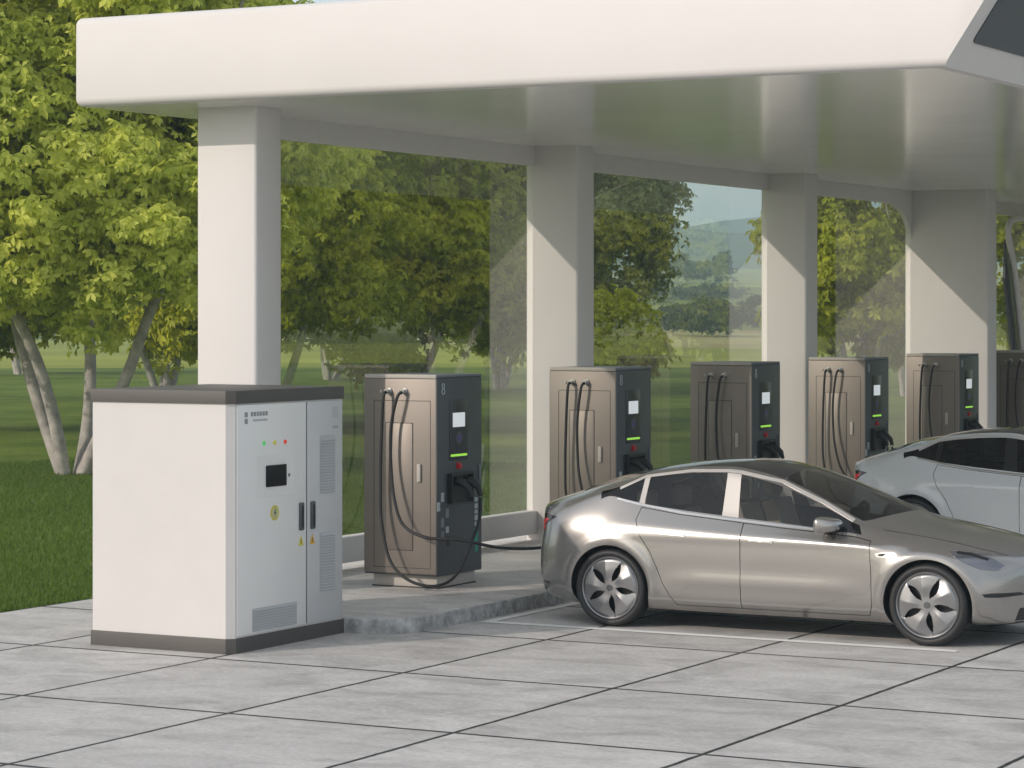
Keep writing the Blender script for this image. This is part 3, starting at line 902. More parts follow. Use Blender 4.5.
# ------------------------------------------------------------------ the car
def build_car():
    # control lines: 0 bottom centre,1 bottom quarter,2 bottom edge,3 sill,4 low,5 mid,6 shoulder,7 belt,8 window rail,9 roof edge,10 roof mid,11 centre
    S = [
     # tail ring
     [(-0.740,0,.24),(-0.730,.36,.24),(-0.780,.64,.22),(-0.765,.75,.28),(-0.775,.785,.42),(-0.770,.785,.62),(-0.740,.765,.80),(-0.760,.715,.90),(-0.800,.655,.955),(-0.845,.53,1.00),(-0.875,.28,1.022),(-0.885,0,1.03)],
     [(-0.580,0,.20),(-0.580,.40,.20),(-0.580,.72,.20),(-0.560,.86,.27),(-0.560,.885,.42),(-0.560,.892,.62),(-0.560,.875,.82),(-0.600,.81,.955),(-0.640,.70,1.04),(-0.660,.56,1.075),(-0.680,.30,1.095),(-0.690,0,1.10)],
     [(-.36,0,.16),(-.36,.42,.16),(-.36,.78,.17),(-.36,.895,.27),(-.36,.912,.42),(-.36,.922,.62),(-.37,.908,.85),(-.38,.805,1.060),(-.40,.735,1.092),(-.42,.585,1.135),(-.45,.30,1.17),(-.46,0,1.18)],
     [(0,0,.15),(0,.42,.15),(0,.80,.16),(0,.905,.26),(0,.918,.42),(0,.932,.62),(-.02,.915,.86),(-.13,.757,1.150),(-.14,.753,1.152),(-.13,.665,1.215),(-.22,.30,1.265),(-.27,0,1.275)],
     [(.14,0,.15),(.14,.42,.15),(.14,.80,.16),(.14,.905,.26),(.14,.915,.42),(.14,.93,.62),(.12,.915,.86),(.02,.782,1.112),(.01,.722,1.196),(.02,.645,1.245),(-.05,.31,1.30),(-.08,0,1.31)],
     [(.34,0,.15),(.34,.42,.15),(.34,.80,.16),(.34,.905,.26),(.34,.905,.42),(.34,.925,.62),(.30,.912,.86),(.235,.790,1.073),(.235,.664,1.283),(.235,.60,1.330),(.22,.32,1.36),(.22,0,1.37)],
     [(.40,0,.15),(.40,.42,.15),(.40,.80,.16),(.40,.905,.26),(.40,.903,.42),(.40,.923,.62),(.36,.91,.86),(.272,.791,1.062),(.272,.658,1.296),(.272,.595,1.342),(.285,.32,1.38),(.285,0,1.39)],
     [(.70,0,.15),(.70,.42,.15),(.70,.80,.16),(.70,.905,.26),(.70,.893,.42),(.70,.915,.62),(.68,.905,.85),(.66,.797,1.015),(.66,.635,1.343),(.66,.575,1.388),(.66,.32,1.425),(.66,0,1.435)],
     [(1.02,0,.15),(1.02,.42,.15),(1.02,.80,.16),(1.02,.905,.26),(1.02,.890,.42),(1.02,.912,.62),(1.02,.902,.84),(1.02,.800,.985),(1.00,.628,1.350),(1.00,.57,1.395),(1.00,.32,1.437),(1.00,0,1.447)],
     [(1.17,0,.15),(1.17,.42,.15),(1.17,.80,.16),(1.17,.905,.26),(1.17,.889,.42),(1.17,.912,.62),(1.17,.902,.835),(1.16,.801,.972),(1.115,.632,1.340),(1.115,.573,1.387),(1.115,.32,1.432),(1.115,0,1.443)],
     [(1.55,0,.15),(1.55,.42,.15),(1.55,.80,.16),(1.55,.905,.26),(1.55,.889,.42),(1.55,.912,.62),(1.55,.903,.825),(1.54,.805,.945),(1.50,.655,1.268),(1.49,.595,1.318),(1.50,.32,1.375),(1.50,0,1.388)],
     [(1.95,0,.15),(1.95,.42,.15),(1.95,.80,.16),(1.95,.905,.26),(1.95,.892,.42),(1.95,.915,.62),(1.95,.905,.81),(1.94,.812,.912),(1.89,.705,1.105),(1.87,.645,1.155),(1.93,.32,1.225),(1.95,0,1.240)],
     [(2.34,0,.15),(2.34,.42,.15),(2.34,.80,.16),(2.34,.905,.26),(2.34,.905,.42),(2.34,.922,.62),(2.34,.912,.79),(2.32,.822,.880),(2.26,.772,.928),(2.24,.715,.968),(2.41,.36,1.022),(2.47,0,1.035)],
     [(2.52,0,.15),(2.52,.42,.15),(2.52,.80,.16),(2.52,.905,.26),(2.52,.912,.42),(2.52,.93,.62),(2.52,.915,.775),(2.50,.822,.862),(2.47,.765,.905),(2.50,.66,.935),(2.56,.34,.970),(2.59,0,.980)],
     [(2.875,0,.15),(2.875,.42,.15),(2.875,.80,.16),(2.875,.90,.26),(2.875,.918,.42),(2.875,.932,.60),(2.875,.912,.745),(2.875,.822,.825),(2.875,.745,.862),(2.875,.64,.885),(2.875,.34,.920),(2.875,0,.930)],
     [(3.25,0,.16),(3.25,.40,.16),(3.23,.76,.16),(3.23,.87,.25),(3.22,.892,.40),(3.22,.893,.56),(3.23,.868,.68),(3.24,.795,.755),(3.25,.705,.790),(3.26,.60,.812),(3.27,.32,.842),(3.28,0,.850)],
     [(3.50,0,.17),(3.49,.38,.17),(3.45,.69,.17),(3.41,.79,.25),(3.41,.81,.39),(3.43,.79,.52),(3.45,.755,.62),(3.46,.70,.680),(3.48,.635,.712),(3.50,.54,.735),(3.53,.30,.760),(3.55,0,.765)],
     # nose ring
     [(3.62,0,.19),(3.60,.33,.19),(3.54,.60,.20),(3.50,.68,.26),(3.51,.69,.38),(3.54,.665,.49),(3.56,.63,.57),(3.575,.585,.622),(3.59,.53,.650),(3.61,.45,.672),(3.65,.25,.690),(3.67,0,.694)],
    ]
    NL, NS = 12, len(S)
    bm = bmesh.new()
    V = {}
    for s in range(NS):
        for k in range(NL):
            x, y, z_ = S[s][k]
            V[s, k, 1] = bm.verts.new((x, y, z_))
            V[s, k, -1] = V[s, k, 1] if y == 0 else bm.verts.new((x, -y, z_))
    PAINT, ROOF, WIN, UNDER, SCREEN, REAR, POST = range(7)
    winmap = {3: WIN, 4: WIN, 6: WIN, 7: WIN, 9: WIN, 10: WIN, 11: WIN}
    for s in range(NS - 1):
        for k in range(NL - 1):
            for sd in (1, -1):
                q = [V[s, k, sd], V[s+1, k, sd], V[s+1, k+1, sd], V[s, k+1, sd]]
                q = list(dict.fromkeys(q))
                f = bm.faces.new(q)
                mi = PAINT
                if k <= 1: mi = UNDER
                if k == 7 and s in winmap: mi = WIN
                if k == 7 and s in (5, 8): mi = POST
                if k in (9, 10):
                    if 2 < s <= 6: mi = REAR
                    elif 7 <= s <= 9: mi = ROOF
                    elif 10 <= s <= 11: mi = SCREEN
                    if s == 2 : mi = REAR
                f.material_index = mi
    # end caps: rows 2..9, columns y fractions
    for s, xs in ((0, {3: (-.84, -.87), 4: (-.88, -.92), 5: (-.89, -.925), 6: (-.845, -.87), 7: (-.84, -.865), 8: (-.85, -.875)}),
                  (NS-1, {3: (3.60, 3.66), 4: (3.64, 3.70), 5: (3.655, 3.715), 6: (3.665, 3.715), 7: (3.665, 3.71), 8: (3.665, 3.705)})):
        rows = {}
        rows[2] = [V[s,2,1], V[s,1,1], V[s,0,1], V[s,1,-1], V[s,2,-1]]
        rows[9] = [V[s,9,1], V[s,10,1], V[s,11,1], V[s,10,-1], V[s,9,-1]]
        for k in range(3, 9):
            y = S[s][k][1]; z_ = S[s][k][2]
            xq, xc = xs[k]
            rows[k] = [V[s,k,1], bm.verts.new((xq, y*.55, z_)), bm.verts.new((xc, 0, z_)), bm.verts.new((xq, -y*.55, z_)), V[s,k,-1]]
        for k in range(2, 9):
            for j in range(4):
                f = bm.faces.new((rows[k][j], rows[k][j+1], rows[k+1][j+1], rows[k+1][j]))
                f.material_index = PAINT
    bmesh.ops.recalc_face_normals(bm, faces=bm.faces)
    cr = bm.edges.layers.float.get('crease_edge') or bm.edges.layers.float.new('crease_edge')
    def crease(s0, s1, k, val):
        for s in range(s0, s1):
            for sd in (1, -1):
                e = bm.edges.get((V[s,k,sd], V[s+1,k,sd]))
                if e: e[cr] = val
    crease(3, 12, 7, .75); crease(3, 12, 8, .6); crease(2, 13, 9, .35)
    crease(0, 14, 2, .5); crease(3, 13, 6, .45)
    for k in (9, 10):
        for sd in (1, -1):
            e = bm.edges.get((V[0,k,sd], V[0,k+1,sd])); 
            if e: e[cr] = .8
            e = bm.edges.get((V[12,k,sd], V[12,k+1,sd]))
            if e: e[cr] = .7
    for s in (5, 6, 8, 9):
        for sd in (1, -1):
            e = bm.edges.get((V[s,7,sd], V[s,8,sd]))
            if e: e[cr] = .9
    mats = [M['silver'], M['roof_glass'], M['car_glass'], M['black'], M['screen_glass'], M['rear_glass'], M['post_paint_lit']]
    o = obj('tmp_body', bm, mats)
    md = o.modifiers.new('s', 'SUBSURF'); md.levels = 3; md.render_levels = 3
    me = eval_copy(o)
    bpy.data.objects.remove(o)
    # flared arches, crease above the sill, light shoulder
    for v in me.vertices:
        x, y, z_ = v.co
        ay = abs(y)
        if ay > .6 and z_ > .15:
            g = 0
            for wx in (0, 2.875):
                r_ = math.hypot(x - wx, z_ - .34)
                g += .016 * math.exp(-((r_ - .41) / .045) ** 2)
            if .35 < x < 2.5:
                e_ = smoothstep(.35, .9, x) * (1 - smoothstep(1.9, 2.5, x))
                g -= .012 * e_ * math.exp(-((z_ - .44) / .07) ** 2)
            g += .006 * math.exp(-((z_ - .80) / .03) ** 2) * smoothstep(-.3, .3, x) * (1 - smoothstep(2.3, 2.8, x))
            v.co.y += math.copysign(g, y)
    full = bpy.data.objects.new('tmp_full', me); COL.objects.link(full)
    def boolean(src_me, cutters, op):
        s = bpy.data.objects.new('tmp_s', src_me); COL.objects.link(s)
        for c in cutters:
            m_ = s.modifiers.new('b', 'BOOLEAN'); m_.object = c; m_.operation = op; m_.solver = 'EXACT'
            try: m_.material_mode = 'TRANSFER'
            except Exception: pass
        r_ = eval_copy(s)
        bpy.data.objects.remove(s)
        return r_
    cutters = []
    for wx in (0, 2.875):
        for sd in (1, -1):
            bm = bmesh.new()
            tube(bm, [(wx, sd*.50, .335), (wx, sd*1.2, .335)], .372, 56)
            # open the arch downward
            bmesh.ops.recalc_face_normals(bm, faces=bm.faces)
            for f in bm.faces: f.smooth = False
            cutters.append(obj('tmp_c', bm, M['black']))
    me2 = boolean(me, cutters, 'DIFFERENCE')
    doors_xz = {
      'rear': [(.262,1.038),(.62,.990),(1.0,.958),(1.227,.938),(1.229,.60),(1.229,.215),(.62,.215),(.50,.40),(.455,.52),(.39,.66),(.29,.80),(.235,.93)],
      'front': [(1.224,.938),(1.55,.912),(1.95,.885),(2.24,.862),(2.38,.835),(2.40,.60),(2.40,.30),(2.37,.215),(1.224,.215),(1.224,.60)],
    }
    def inset(poly, d):
        n = len(poly); P_ = [Vector(p) for p in poly]
        area = sum(P_[i].x*P_[(i+1) % n].y - P_[(i+1) % n].x*P_[i].y for i in range(n))
        sg = 1 if area > 0 else -1
        out = []
        for i in range(n):
            a = (P_[i] - P_[i-1]).normalized(); b = (P_[(i+1) % n] - P_[i]).normalized()
            na = Vector((-a.y, a.x))*sg; nb = Vector((-b.y, b.x))*sg
            m = (na + nb).normalized()
            out.append(tuple(P_[i] + m * (d / max(.5, m.dot(na)))))
        return out
    doors = []
    dcut = []
    for nm, poly in doors_xz.items():
        for sd in (1, -1):
            bm = bmesh.new(); prism(bm, poly, 'y', sd*.74, sd*1.1); dcut.append(obj('tmp_d', bm, M['seam']))
            bm = bmesh.new(); prism(bm, inset(poly, .0055), 'y', sd*.7405, sd*1.09); c = obj('tmp_i', bm, M['seam'])
            doors.append((nm, sd, boolean(me2, [c], 'INTERSECT')))
            bpy.data.objects.remove(c)
    me3 = boolean(me2, dcut, 'DIFFERENCE')
    for c in cutters + dcut: bpy.data.objects.remove(c)
    bpy.data.objects.remove(full)
    return me2, me3, doors

me_solid, me_body, door_meshes = build_car()
def name_of(me, i):
    return me.materials[i].name if i < len(me.materials) and me.materials[i] else ''
def split_by(me, pred):
    """two new meshes: faces where pred(material name, centre) holds, and the rest"""
    a, b_ = bmesh.new(), bmesh.new()
    a.from_mesh(me); b_.from_mesh(me)
    for bm, keep in ((a, True), (b_, False)):
        dl = [f for f in bm.faces if bool(pred(name_of(me, f.material_index), f.calc_center_median())) != keep]
        bmesh.ops.delete(bm, geom=dl, context='FACES')
    return a, b_
def to_me(bm, src, name):
    me = bpy.data.meshes.new(name)
    bm.to_mesh(me); bm.free()
    for m in src.materials: me.materials.append(m)
    return me

bmt = bmesh.new(); bmt.from_mesh(me_solid)
bmesh.ops.triangulate(bmt, faces=bmt.faces)
BVH = BVHTree.FromBMesh(bmt)
bmt.free()

def decal(poly, ax, direction, start, lift=.003, thick=.006, cuts=3, both=True, side=-1):
    """a thin shell lying on the car body. poly in 2-D; ax maps (a,b)->3-D point; rays go along direction"""
    out = []
    bm = bmesh.new()
    vs = [bm.verts.new(ax(a, b)) for a, b in poly]
    f = bm.faces.new(vs)
    bmesh.ops.triangulate(bm, faces=[f])
    for _ in range(cuts):
        es = [e for e in bm.edges if e.calc_length() > .03]
        if es: bmesh.ops.subdivide_edges(bm, edges=es, cuts=1, use_grid_fill=False)
        bmesh.ops.triangulate(bm, faces=bm.faces)
    d = Vector(direction).normalized()
    missed = []
    for v in bm.verts:
        h = BVH.ray_cast(v.co, d)
        if h[0] is not None and abs(h[1].dot(d)) > .12:
            v.co = h[0] + h[1] * lift
        else:
            missed.append(v)
    bmesh.ops.delete(bm, geom=missed, context='VERTS')
    dead = [v for v in bm.verts if not v.link_faces]
    bmesh.ops.delete(bm, geom=dead, context='VERTS')
    bm.normal_update()
    # make normals face away from the ray
    fl = [f for f in bm.faces if f.normal.dot(d) > 0]
    if len(fl) > len(bm.faces) / 2:
        bmesh.ops.reverse_faces(bm, faces=bm.faces)
    r = bmesh.ops.solidify(bm, geom=bm.faces[:], thickness=thick)
    return bm

def strip(pts, half):
    """polygon of a thin strip along 2-D points"""
    L_, R_ = [], []
    for i, p in enumerate(pts):
        a = Vector(pts[max(i-1, 0)]); b = Vector(pts[min(i+1, len(pts)-1)])
        d = (b - a).normalized(); n_ = Vector((-d.y, d.x))
        L_.append(tuple(Vector(p) + n_*half)); R_.append(tuple(Vector(p) - n_*half))
    return L_ + R_[::-1]

def make_wheel(parent, wx, sd):
    """sd -1: outer face looks towards -y"""
    wroot = empty('wheel', (wx, sd*.80, .335))
    wroot.parent = parent
    if sd > 0: wroot.rotation_euler = (0, 0, PI)
    # tyre (lathe about y)
    prof = [(.264, -.070), (.272, -.096), (.288, -.108), (.308, -.108), (.325, -.097), (.335, -.072), (.336, 0), (.335, .072), (.325, .098), (.30, .110), (.25, .10), (.232, .08)]
    bm = bmesh.new(); n = 72
    rings = []
    for i in range(n):
        a = 2*PI*i/n
        rings.append([bm.verts.new((r_*math.cos(a), y, r_*math.sin(a))) for r_, y in prof])
    for i in range(n):
        for j in range(len(prof)-1):
            bm.faces.new((rings[i][j], rings[(i+1)%n][j], rings[(i+1)%n][j+1], rings[i][j+1]))
    bmesh.ops.recalc_face_normals(bm, faces=bm.faces)
    obj('tyre', bm, M['rubber'], wroot, smooth=50)
    bm = bmesh.new(); tube(bm, [(0, -.02, 0), (0, .09, 0)], .262, 48); obj('brake_hub', bm, M['black'], wroot, smooth=40)
    bm = bmesh.new()
    for i in range(n):
        a = 2*PI*i/n; b = 2*PI*(i+1)/n
        for (r0, y0), (r1, y1) in zip([(.268, -.070), (.271, -.094), (.264, -.100), (.256, -.096)], [(.271, -.094), (.264, -.100), (.256, -.096), (.254, -.05)]):
            bm.faces.new([bm.verts.new(p) for p in ((r0*math.cos(a), y0, r0*math.sin(a)), (r0*math.cos(b), y0, r0*math.sin(b)), (r1*math.cos(b), y1, r1*math.sin(b)), (r1*math.cos(a), y1, r1*math.sin(a)))])
    bmesh.ops.remove_doubles(bm, verts=bm.verts, dist=1e-5)
    bmesh.ops.recalc_face_normals(bm, faces=bm.faces)
    obj('rim', bm, M['alloy'], wroot, smooth=40)
    # cover with five fan blades and open slots between them
    bm = bmesh.new()
    NA_, NR = 200, 22
    grid = {}
    def hgt(r_, a):
        u = ((a / (2*PI) * 5 + .10*(r_/.23)) % 1.0)
        t = abs(u - .5) * 2
        blade = -.016 * (1 - t) * smoothstep(.05, .16, r_) + .012*(u-.5)*smoothstep(.06, .18, r_)
        return -.082 - .018*math.cos(r_/.262*PI/2) + blade * (1 - smoothstep(.235, .258, r_))
    def slot(r_, a):
        u = ((a / (2*PI) * 5 + .10*(r_/.23) + .5) % 1.0) - .5
        if not .055 < r_ < .232: return False
        s_ = math.sin((r_-.055)/(.177)*PI)
        return -.26 * s_**.8 * (.12 / max(r_, .09)) < u < .12 * s_ ** .8 * (.12 / max(r_, .09))
    for i in range(NA_):
        a = 2*PI*i/NA_
        for j in range(NR+1):
            r_ = .02 + (.2575-.02)*j/NR
            grid[i, j] = bm.verts.new((r_*math.cos(a), hgt(r_, a), r_*math.sin(a)))
    for i in range(NA_):
        for j in range(NR):
            r_ = .02 + (.2575-.02)*(j+.5)/NR
            if slot(r_, 2*PI*(i+.5)/NA_): continue
            bm.faces.new((grid[i, j], grid[(i+1)%NA_, j], grid[(i+1)%NA_, j+1], grid[i, j+1]))
    bmesh.ops.recalc_face_normals(bm, faces=bm.faces)
    bmesh.ops.delete(bm, geom=[v for v in bm.verts if not v.link_faces], context='VERTS')
    cv = obj('wheel_cover', bm, M['alloy'], wroot, smooth=45)
    bm = bmesh.new(); disc(bm, (0, -.096, 0), (0, -1, 0), .027, .010, 24); obj('hub_cap', bm, M['handle'], wroot, smooth=40)
    return wroot

def assemble_car(name, loc, paint, label, side_glass):
    car = empty(name, loc)
    tag(car, label, 'car', 'electric cars parked at the chargers')
    GL = {'tinted_car_glass', 'dark_roof_glass', 'windscreen_glass', 'rear_glass'}
    pa, pb = split_by(me_body, lambda n_, c: n_ in GL)
    body = to_me(pb, me_body, 'body')
    gl = to_me(pa, me_body, 'glass')
    def setm(me, repl):
        for i, m in enumerate(me.materials):
            if m and m.name in repl: me.materials[i] = repl[m.name]
    setm(body, {'silver_paint': paint, 'post_paint_lit': M['post_paint_lit'] if paint is M['silver'] else M['black']})
    body_o = mesh_obj('body', body, None, car); shade(body, 38)
    # glass pieces, each side window a part of its own
    def piece(nm, pred, m, par=car, push=.004):
        a, b_ = split_by(gl, pred); b_.free()
        if not a.faces: a.free(); return
        a.normal_update()
        for v in a.verts: v.co -= v.normal * push
        me = to_me(a, gl, nm)
        o = mesh_obj(nm, me, m, par); shade(me, 60)
        return o
    for sd in (1, -1):
        piece('side_window', lambda n_, c: n_ == 'tinted_car_glass' and c.y*sd > 0 and c.x < .25, side_glass)
        piece('side_window', lambda n_, c: n_ == 'tinted_car_glass' and c.y*sd > 0 and .25 < c.x < 1.08, side_glass)
        piece('side_window', lambda n_, c: n_ == 'tinted_car_glass' and c.y*sd > 0 and c.x > 1.08, side_glass)
    piece('rear_window', lambda n_, c: n_ == 'rear_glass', M['rear_glass'])
    piece('glass_roof', lambda n_, c: n_ == 'dark_roof_glass', M['roof_glass'])
    piece('windscreen', lambda n_, c: n_ == 'windscreen_glass', M['screen_glass'])
    for nm, sd, dm in door_meshes:
        me = dm.copy(); setm(me, {'silver_paint': paint})
        d = mesh_obj('door', me, None, car); shade(me, 38)
        # flush handle
        x0 = 1.02 if nm == 'rear' else 2.10
        x0 = {'rear': .50, 'front': 1.31}[nm]
        z0 = {'rear': .825, 'front': .80}[nm]
        st = [(x0, z0+.004), (x0+.10, z0), (x0+.215, z0-.006)]
        bm = decal(strip(st, .0125), lambda a, b: (a, sd*1.3, b), (0, -sd, 0), 0, lift=.010, thick=.009, cuts=2)
        obj('door_handle', bm, M['chrome'] if paint is M['silver'] else paint, d, smooth=40)
    # interior
    bm = bmesh.new(); box(bm, 1.95, 2.42, -.66, .66, .60, .86, bev=.04); obj('dashboard', bm, M['seat_dark'], car, smooth=40)
    bm = bmesh.new(); box(bm, 1.93, 1.95, -.19, .19, .84, 1.05, bev=.008); obj('centre_screen', bm, M['screen_black'], car, smooth=40)
    bm = bmesh.new()
    pts = [(1.80 + .05*math.sin(a), .37 + .18*math.cos(a), .89 + .17*math.sin(a)) for a in [2*PI*i/28 for i in range(29)]]
    tube(bm, pts, .016, 8, False); box(bm, 1.80, 1.86, .31, .43, .86, .92, bev=.01)
    obj('steering_wheel', bm, M['seat_dark'], car, smooth=50)
    def seat(x, y, wd=.46, hgt=.62):
        bm = bmesh.new()
        box(bm, x, x+.50, y-wd/2, y+wd/2, .36, .54, bev=.05, seg=3)
        prism(bm, [(x-.02, .46), (x+.13, .46), (x-.10, .46+hgt), (x-.22, .46+hgt-.03)], 'y', y-wd/2+.02, y+wd/2-.02)
        box(bm, x-.25, x-.14, y-.13, y+.13, .46+hgt+.02, .46+hgt+.19, bev=.035, seg=3)
        o = obj('seat', bm, M['seat_cloth'], car, smooth=50)
        md = o.modifiers.new('bev', 'BEVEL'); md.width = .015; md.segments = 2
        return o
    for y in (-.37, .37): seat(1.18, y)
    seat(.30, -.36, .44, .50); seat(.30, .36, .44, .50)
    bm = bmesh.new(); box(bm, .0, 2.4, -.72, .72, .20, .30); obj('cabin_floor', bm, M['seat_dark'], car)
    for sd in (1, -1):
        bm = bmesh.new(); prism(bm, [(.0, .45), (2.2, .45), (2.2, .86), (1.2, .90), (.6, .97), (.0, 1.04)], 'y', sd*.70, sd*.738)
        obj('door_trim', bm, M['door_trim'], car)
    # bright line under and over the side windows
    for sd in (1, -1):
        belt = [(.02, 1.102), (.24, 1.060), (.66, 1.000), (1.02, .968), (1.55, .928), (1.95, .900), (2.24, .876)]
        bm = decal(strip(belt, .007), lambda a, b: (a, sd*1.3, b), (0, -sd, 0), 0, lift=.002, thick=.003, cuts=4)
        obj('window_trim', bm, M['chrome'], car, smooth=40)
        top = [(.02, 1.185), (.235, 1.292), (.66, 1.352), (1.0, 1.360), (1.115, 1.352), (1.5, 1.283), (1.89, 1.125), (2.18, .985)]
        bm = decal(strip(top, .011), lambda a, b: (a, sd*1.3, b), (0, -sd, 0), 0, lift=.003, thick=.003, cuts=4)
        obj('window_trim', bm, M['satin'], car, smooth=40)
        # mirror
        bm = bmesh.new()
        box(bm, 1.93, 2.13, sd*.90 - .12, sd*.90 + .09, .885, 1.025, bev=.045, seg=4)
        for v in bm.verts:
            t = (v.co.x - 1.93)/.20
            v.co.z -= (t**2)*.035*(1 if v.co.z > .95 else -1)
            v.co.y += sd*(0.03 - .05*t)
        mo = obj('mirror', bm, paint, car, smooth=60)
        bm = bmesh.new(); tube(bm, [(2.05, sd*.80, .875), (2.03, sd*.84, .90), (2.03, sd*.87, .92)], [.03, .026, .03], 8); o = obj('mirror_stalk', bm, M['black'], mo, smooth=50)
        # side marker camera badge
        poly = [(2.43, .735), (2.50, .752), (2.60, .745), (2.63, .722), (2.53, .705), (2.45, .708)]
        bm = decal(poly, lambda a, b: (a, sd*1.3, b), (0, -sd, 0), 0, lift=.006, thick=.006, cuts=2)
        mk = obj('side_marker', bm, M['chrome'], car, smooth=40)
        poly = [(2.47, .735), (2.53, .738), (2.50, .716), (2.46, .718)]
        bm = decal(poly, lambda a, b: (a, sd*1.3, b), (0, -sd, 0), 0, lift=.009, thick=.003, cuts=2)
        obj('marker_lens', bm, M['black'], mk, smooth=40)
        # tail lamp: wraps the corner
        e1 = Vector((.42, -.9*sd, 0)).normalized()
        tl = [(-.56, .925), (-.68, .945), (-.80, .925), (-.88, .88), (-.88, .77), (-.80, .76), (-.72, .83), (-.62, .895)]
        bm = decal(tl, lambda a, b: (a, sd*1.3, b), (0.0, -sd, 0), 0, lift=.004, thick=.006, cuts=3)
        tlo = obj('tail_lamp', bm, M['lens_dark'], car, smooth=40)
        tl2 = [(-.64, .905), (-.76, .895), (-.83, .87), (-.83, .80), (-.78, .80), (-.71, .855)]
        bm = decal(tl2, lambda a, b: (a, sd*1.3, b), (0.0, -sd, 0), 0, lift=.008, thick=.005, cuts=3)
        obj('red_lens', bm, M['lens_red'], tlo, smooth=40)
        # rear face part of the lamp
        rl = [(.50, .90), (.76, .90), (.74, .80), (.56, .83)]
        bm = decal(rl, lambda a, b: (-1.4, sd*a, b), (1, 0, 0), 0, lift=.004, thick=.006, cuts=3)
        obj('rear_lens', bm, M['lens_red'], tlo, smooth=40)
        # head lamp: seen from above-front-side
        hl = [(3.04, .775), (3.20, .768), (3.36, .725), (3.46, .665), (3.42, .625), (3.30, .635), (3.17, .69), (3.08, .74)]
        bm = decal(hl, lambda a, b: (a, sd*1.3, b), (0, -sd, 0), 0, lift=.004, thick=.006, cuts=3)
        hlo = obj('head_lamp', bm, M['headlamp'], car, smooth=40)
        bm = decal(strip([(3.10, .765), (3.20, .752), (3.34, .712)], .008), lambda a, b: (a, sd*1.3, b), (0, -sd, 0), 0, lift=.008, thick=.004, cuts=3)
        obj('lamp_bar', bm, M['black'], hlo, smooth=40)
        # bumper slot
        sl_ = [(3.32, .44), (3.40, .448), (3.56, .448), (3.58, .425), (3.44, .412), (3.34, .414)]
        bm = decal(sl_, lambda a, b: (a, sd*1.3, b), (0, -sd, 0), 0, lift=.003, thick=.006, cuts=3)
        obj('bumper_slot', bm, M['black'], car, smooth=40)
        # bonnet seam
        bs = [(2.44, .735), (2.7, .72), (3.0, .70), (3.25, .665), (3.45, .58)]
        bm = decal(strip(bs, .0035), lambda a, b: (a, sd*b, 1.8), (0, 0, -1), 0, lift=.0015, thick=.003, cuts=4)
        obj('bonnet_seam', bm, M['seam'], car, smooth=40)
        # boot lid seam
        bs = [(-.40, .60), (-.55, .64), (-.74, .645), (-.86, .60)]
        bm = decal(strip(bs, .0035), lambda a, b: (a, sd*b, 1.8), (0, 0, -1), 0, lift=.0015, thick=.003, cuts=4)
        obj('boot_seam', bm, M['seam'], car, smooth=40)
        # rear reflector and sill strip
        bm = decal([(-.70, .34), (-.62, .34), (-.62, .36), (-.70, .365)], lambda a, b: (a, sd*1.3, b), (0, -sd, 0), 0, lift=.003, thick=.004, cuts=2)
        obj('reflector', bm, M['lens_dark'], car, smooth=40)
    # lower grille and rear valance
    gr = [(-.52, .285), (.52, .285), (.60, .235), (-.60, .235)]
    gr = [(-.60, .215), (-.56, .315), (.56, .315), (.60, .215)]
    bm = decal(gr, lambda a, b: (4.2, a, b), (-1, 0, 0), 0, lift=.004, thick=.008, cuts=4)
    obj('lower_grille', bm, M['black'], car, smooth=40)
    bm = decal([(-.55, .25), (-.52, .36), (.52, .36), (.55, .25)], lambda a, b: (-1.4, a, b), (1, 0, 0), 0, lift=.004, thick=.008, cuts=4)
    obj('rear_valance', bm, M['black'], car, smooth=40)
    bm = decal([(-.26, .60), (-.26, .72), (.26, .72), (.26, .60)], lambda a, b: (-1.4, a, b), (1, 0, 0), 0, lift=.004, thick=.006, cuts=3)
    obj('number_plate', bm, M['print_light'], car, smooth=40)
    # open charge flap on the far rear corner
    bm = bmesh.new(); box(bm, -.72, -.60, .86, .93, .80, .88, bev=.01); obj('charge_port', bm, M['black'], car, smooth=40)
    # underbody cover between the wheels
    bm = bmesh.new(); box(bm, .45, 2.42, -.62, .62, .135, .175, bev=.01); obj('underbody', bm, M['black'], car)
    for wx in (0, 2.875):
        for sd in (-1, 1): make_wheel(car, wx, sd)
    return car

assemble_car('parked_car', (-10.22, 21.49, 0), M['silver'], 'silver grey four door car with dark glass roof, nearest in the photo and plugged in', M['car_glass'])
assemble_car('parked_car', (-10.16, 28.89, 0), M['white_car'], 'white car behind the silver car, cut by the right edge of the photo', M['privacy_glass'])

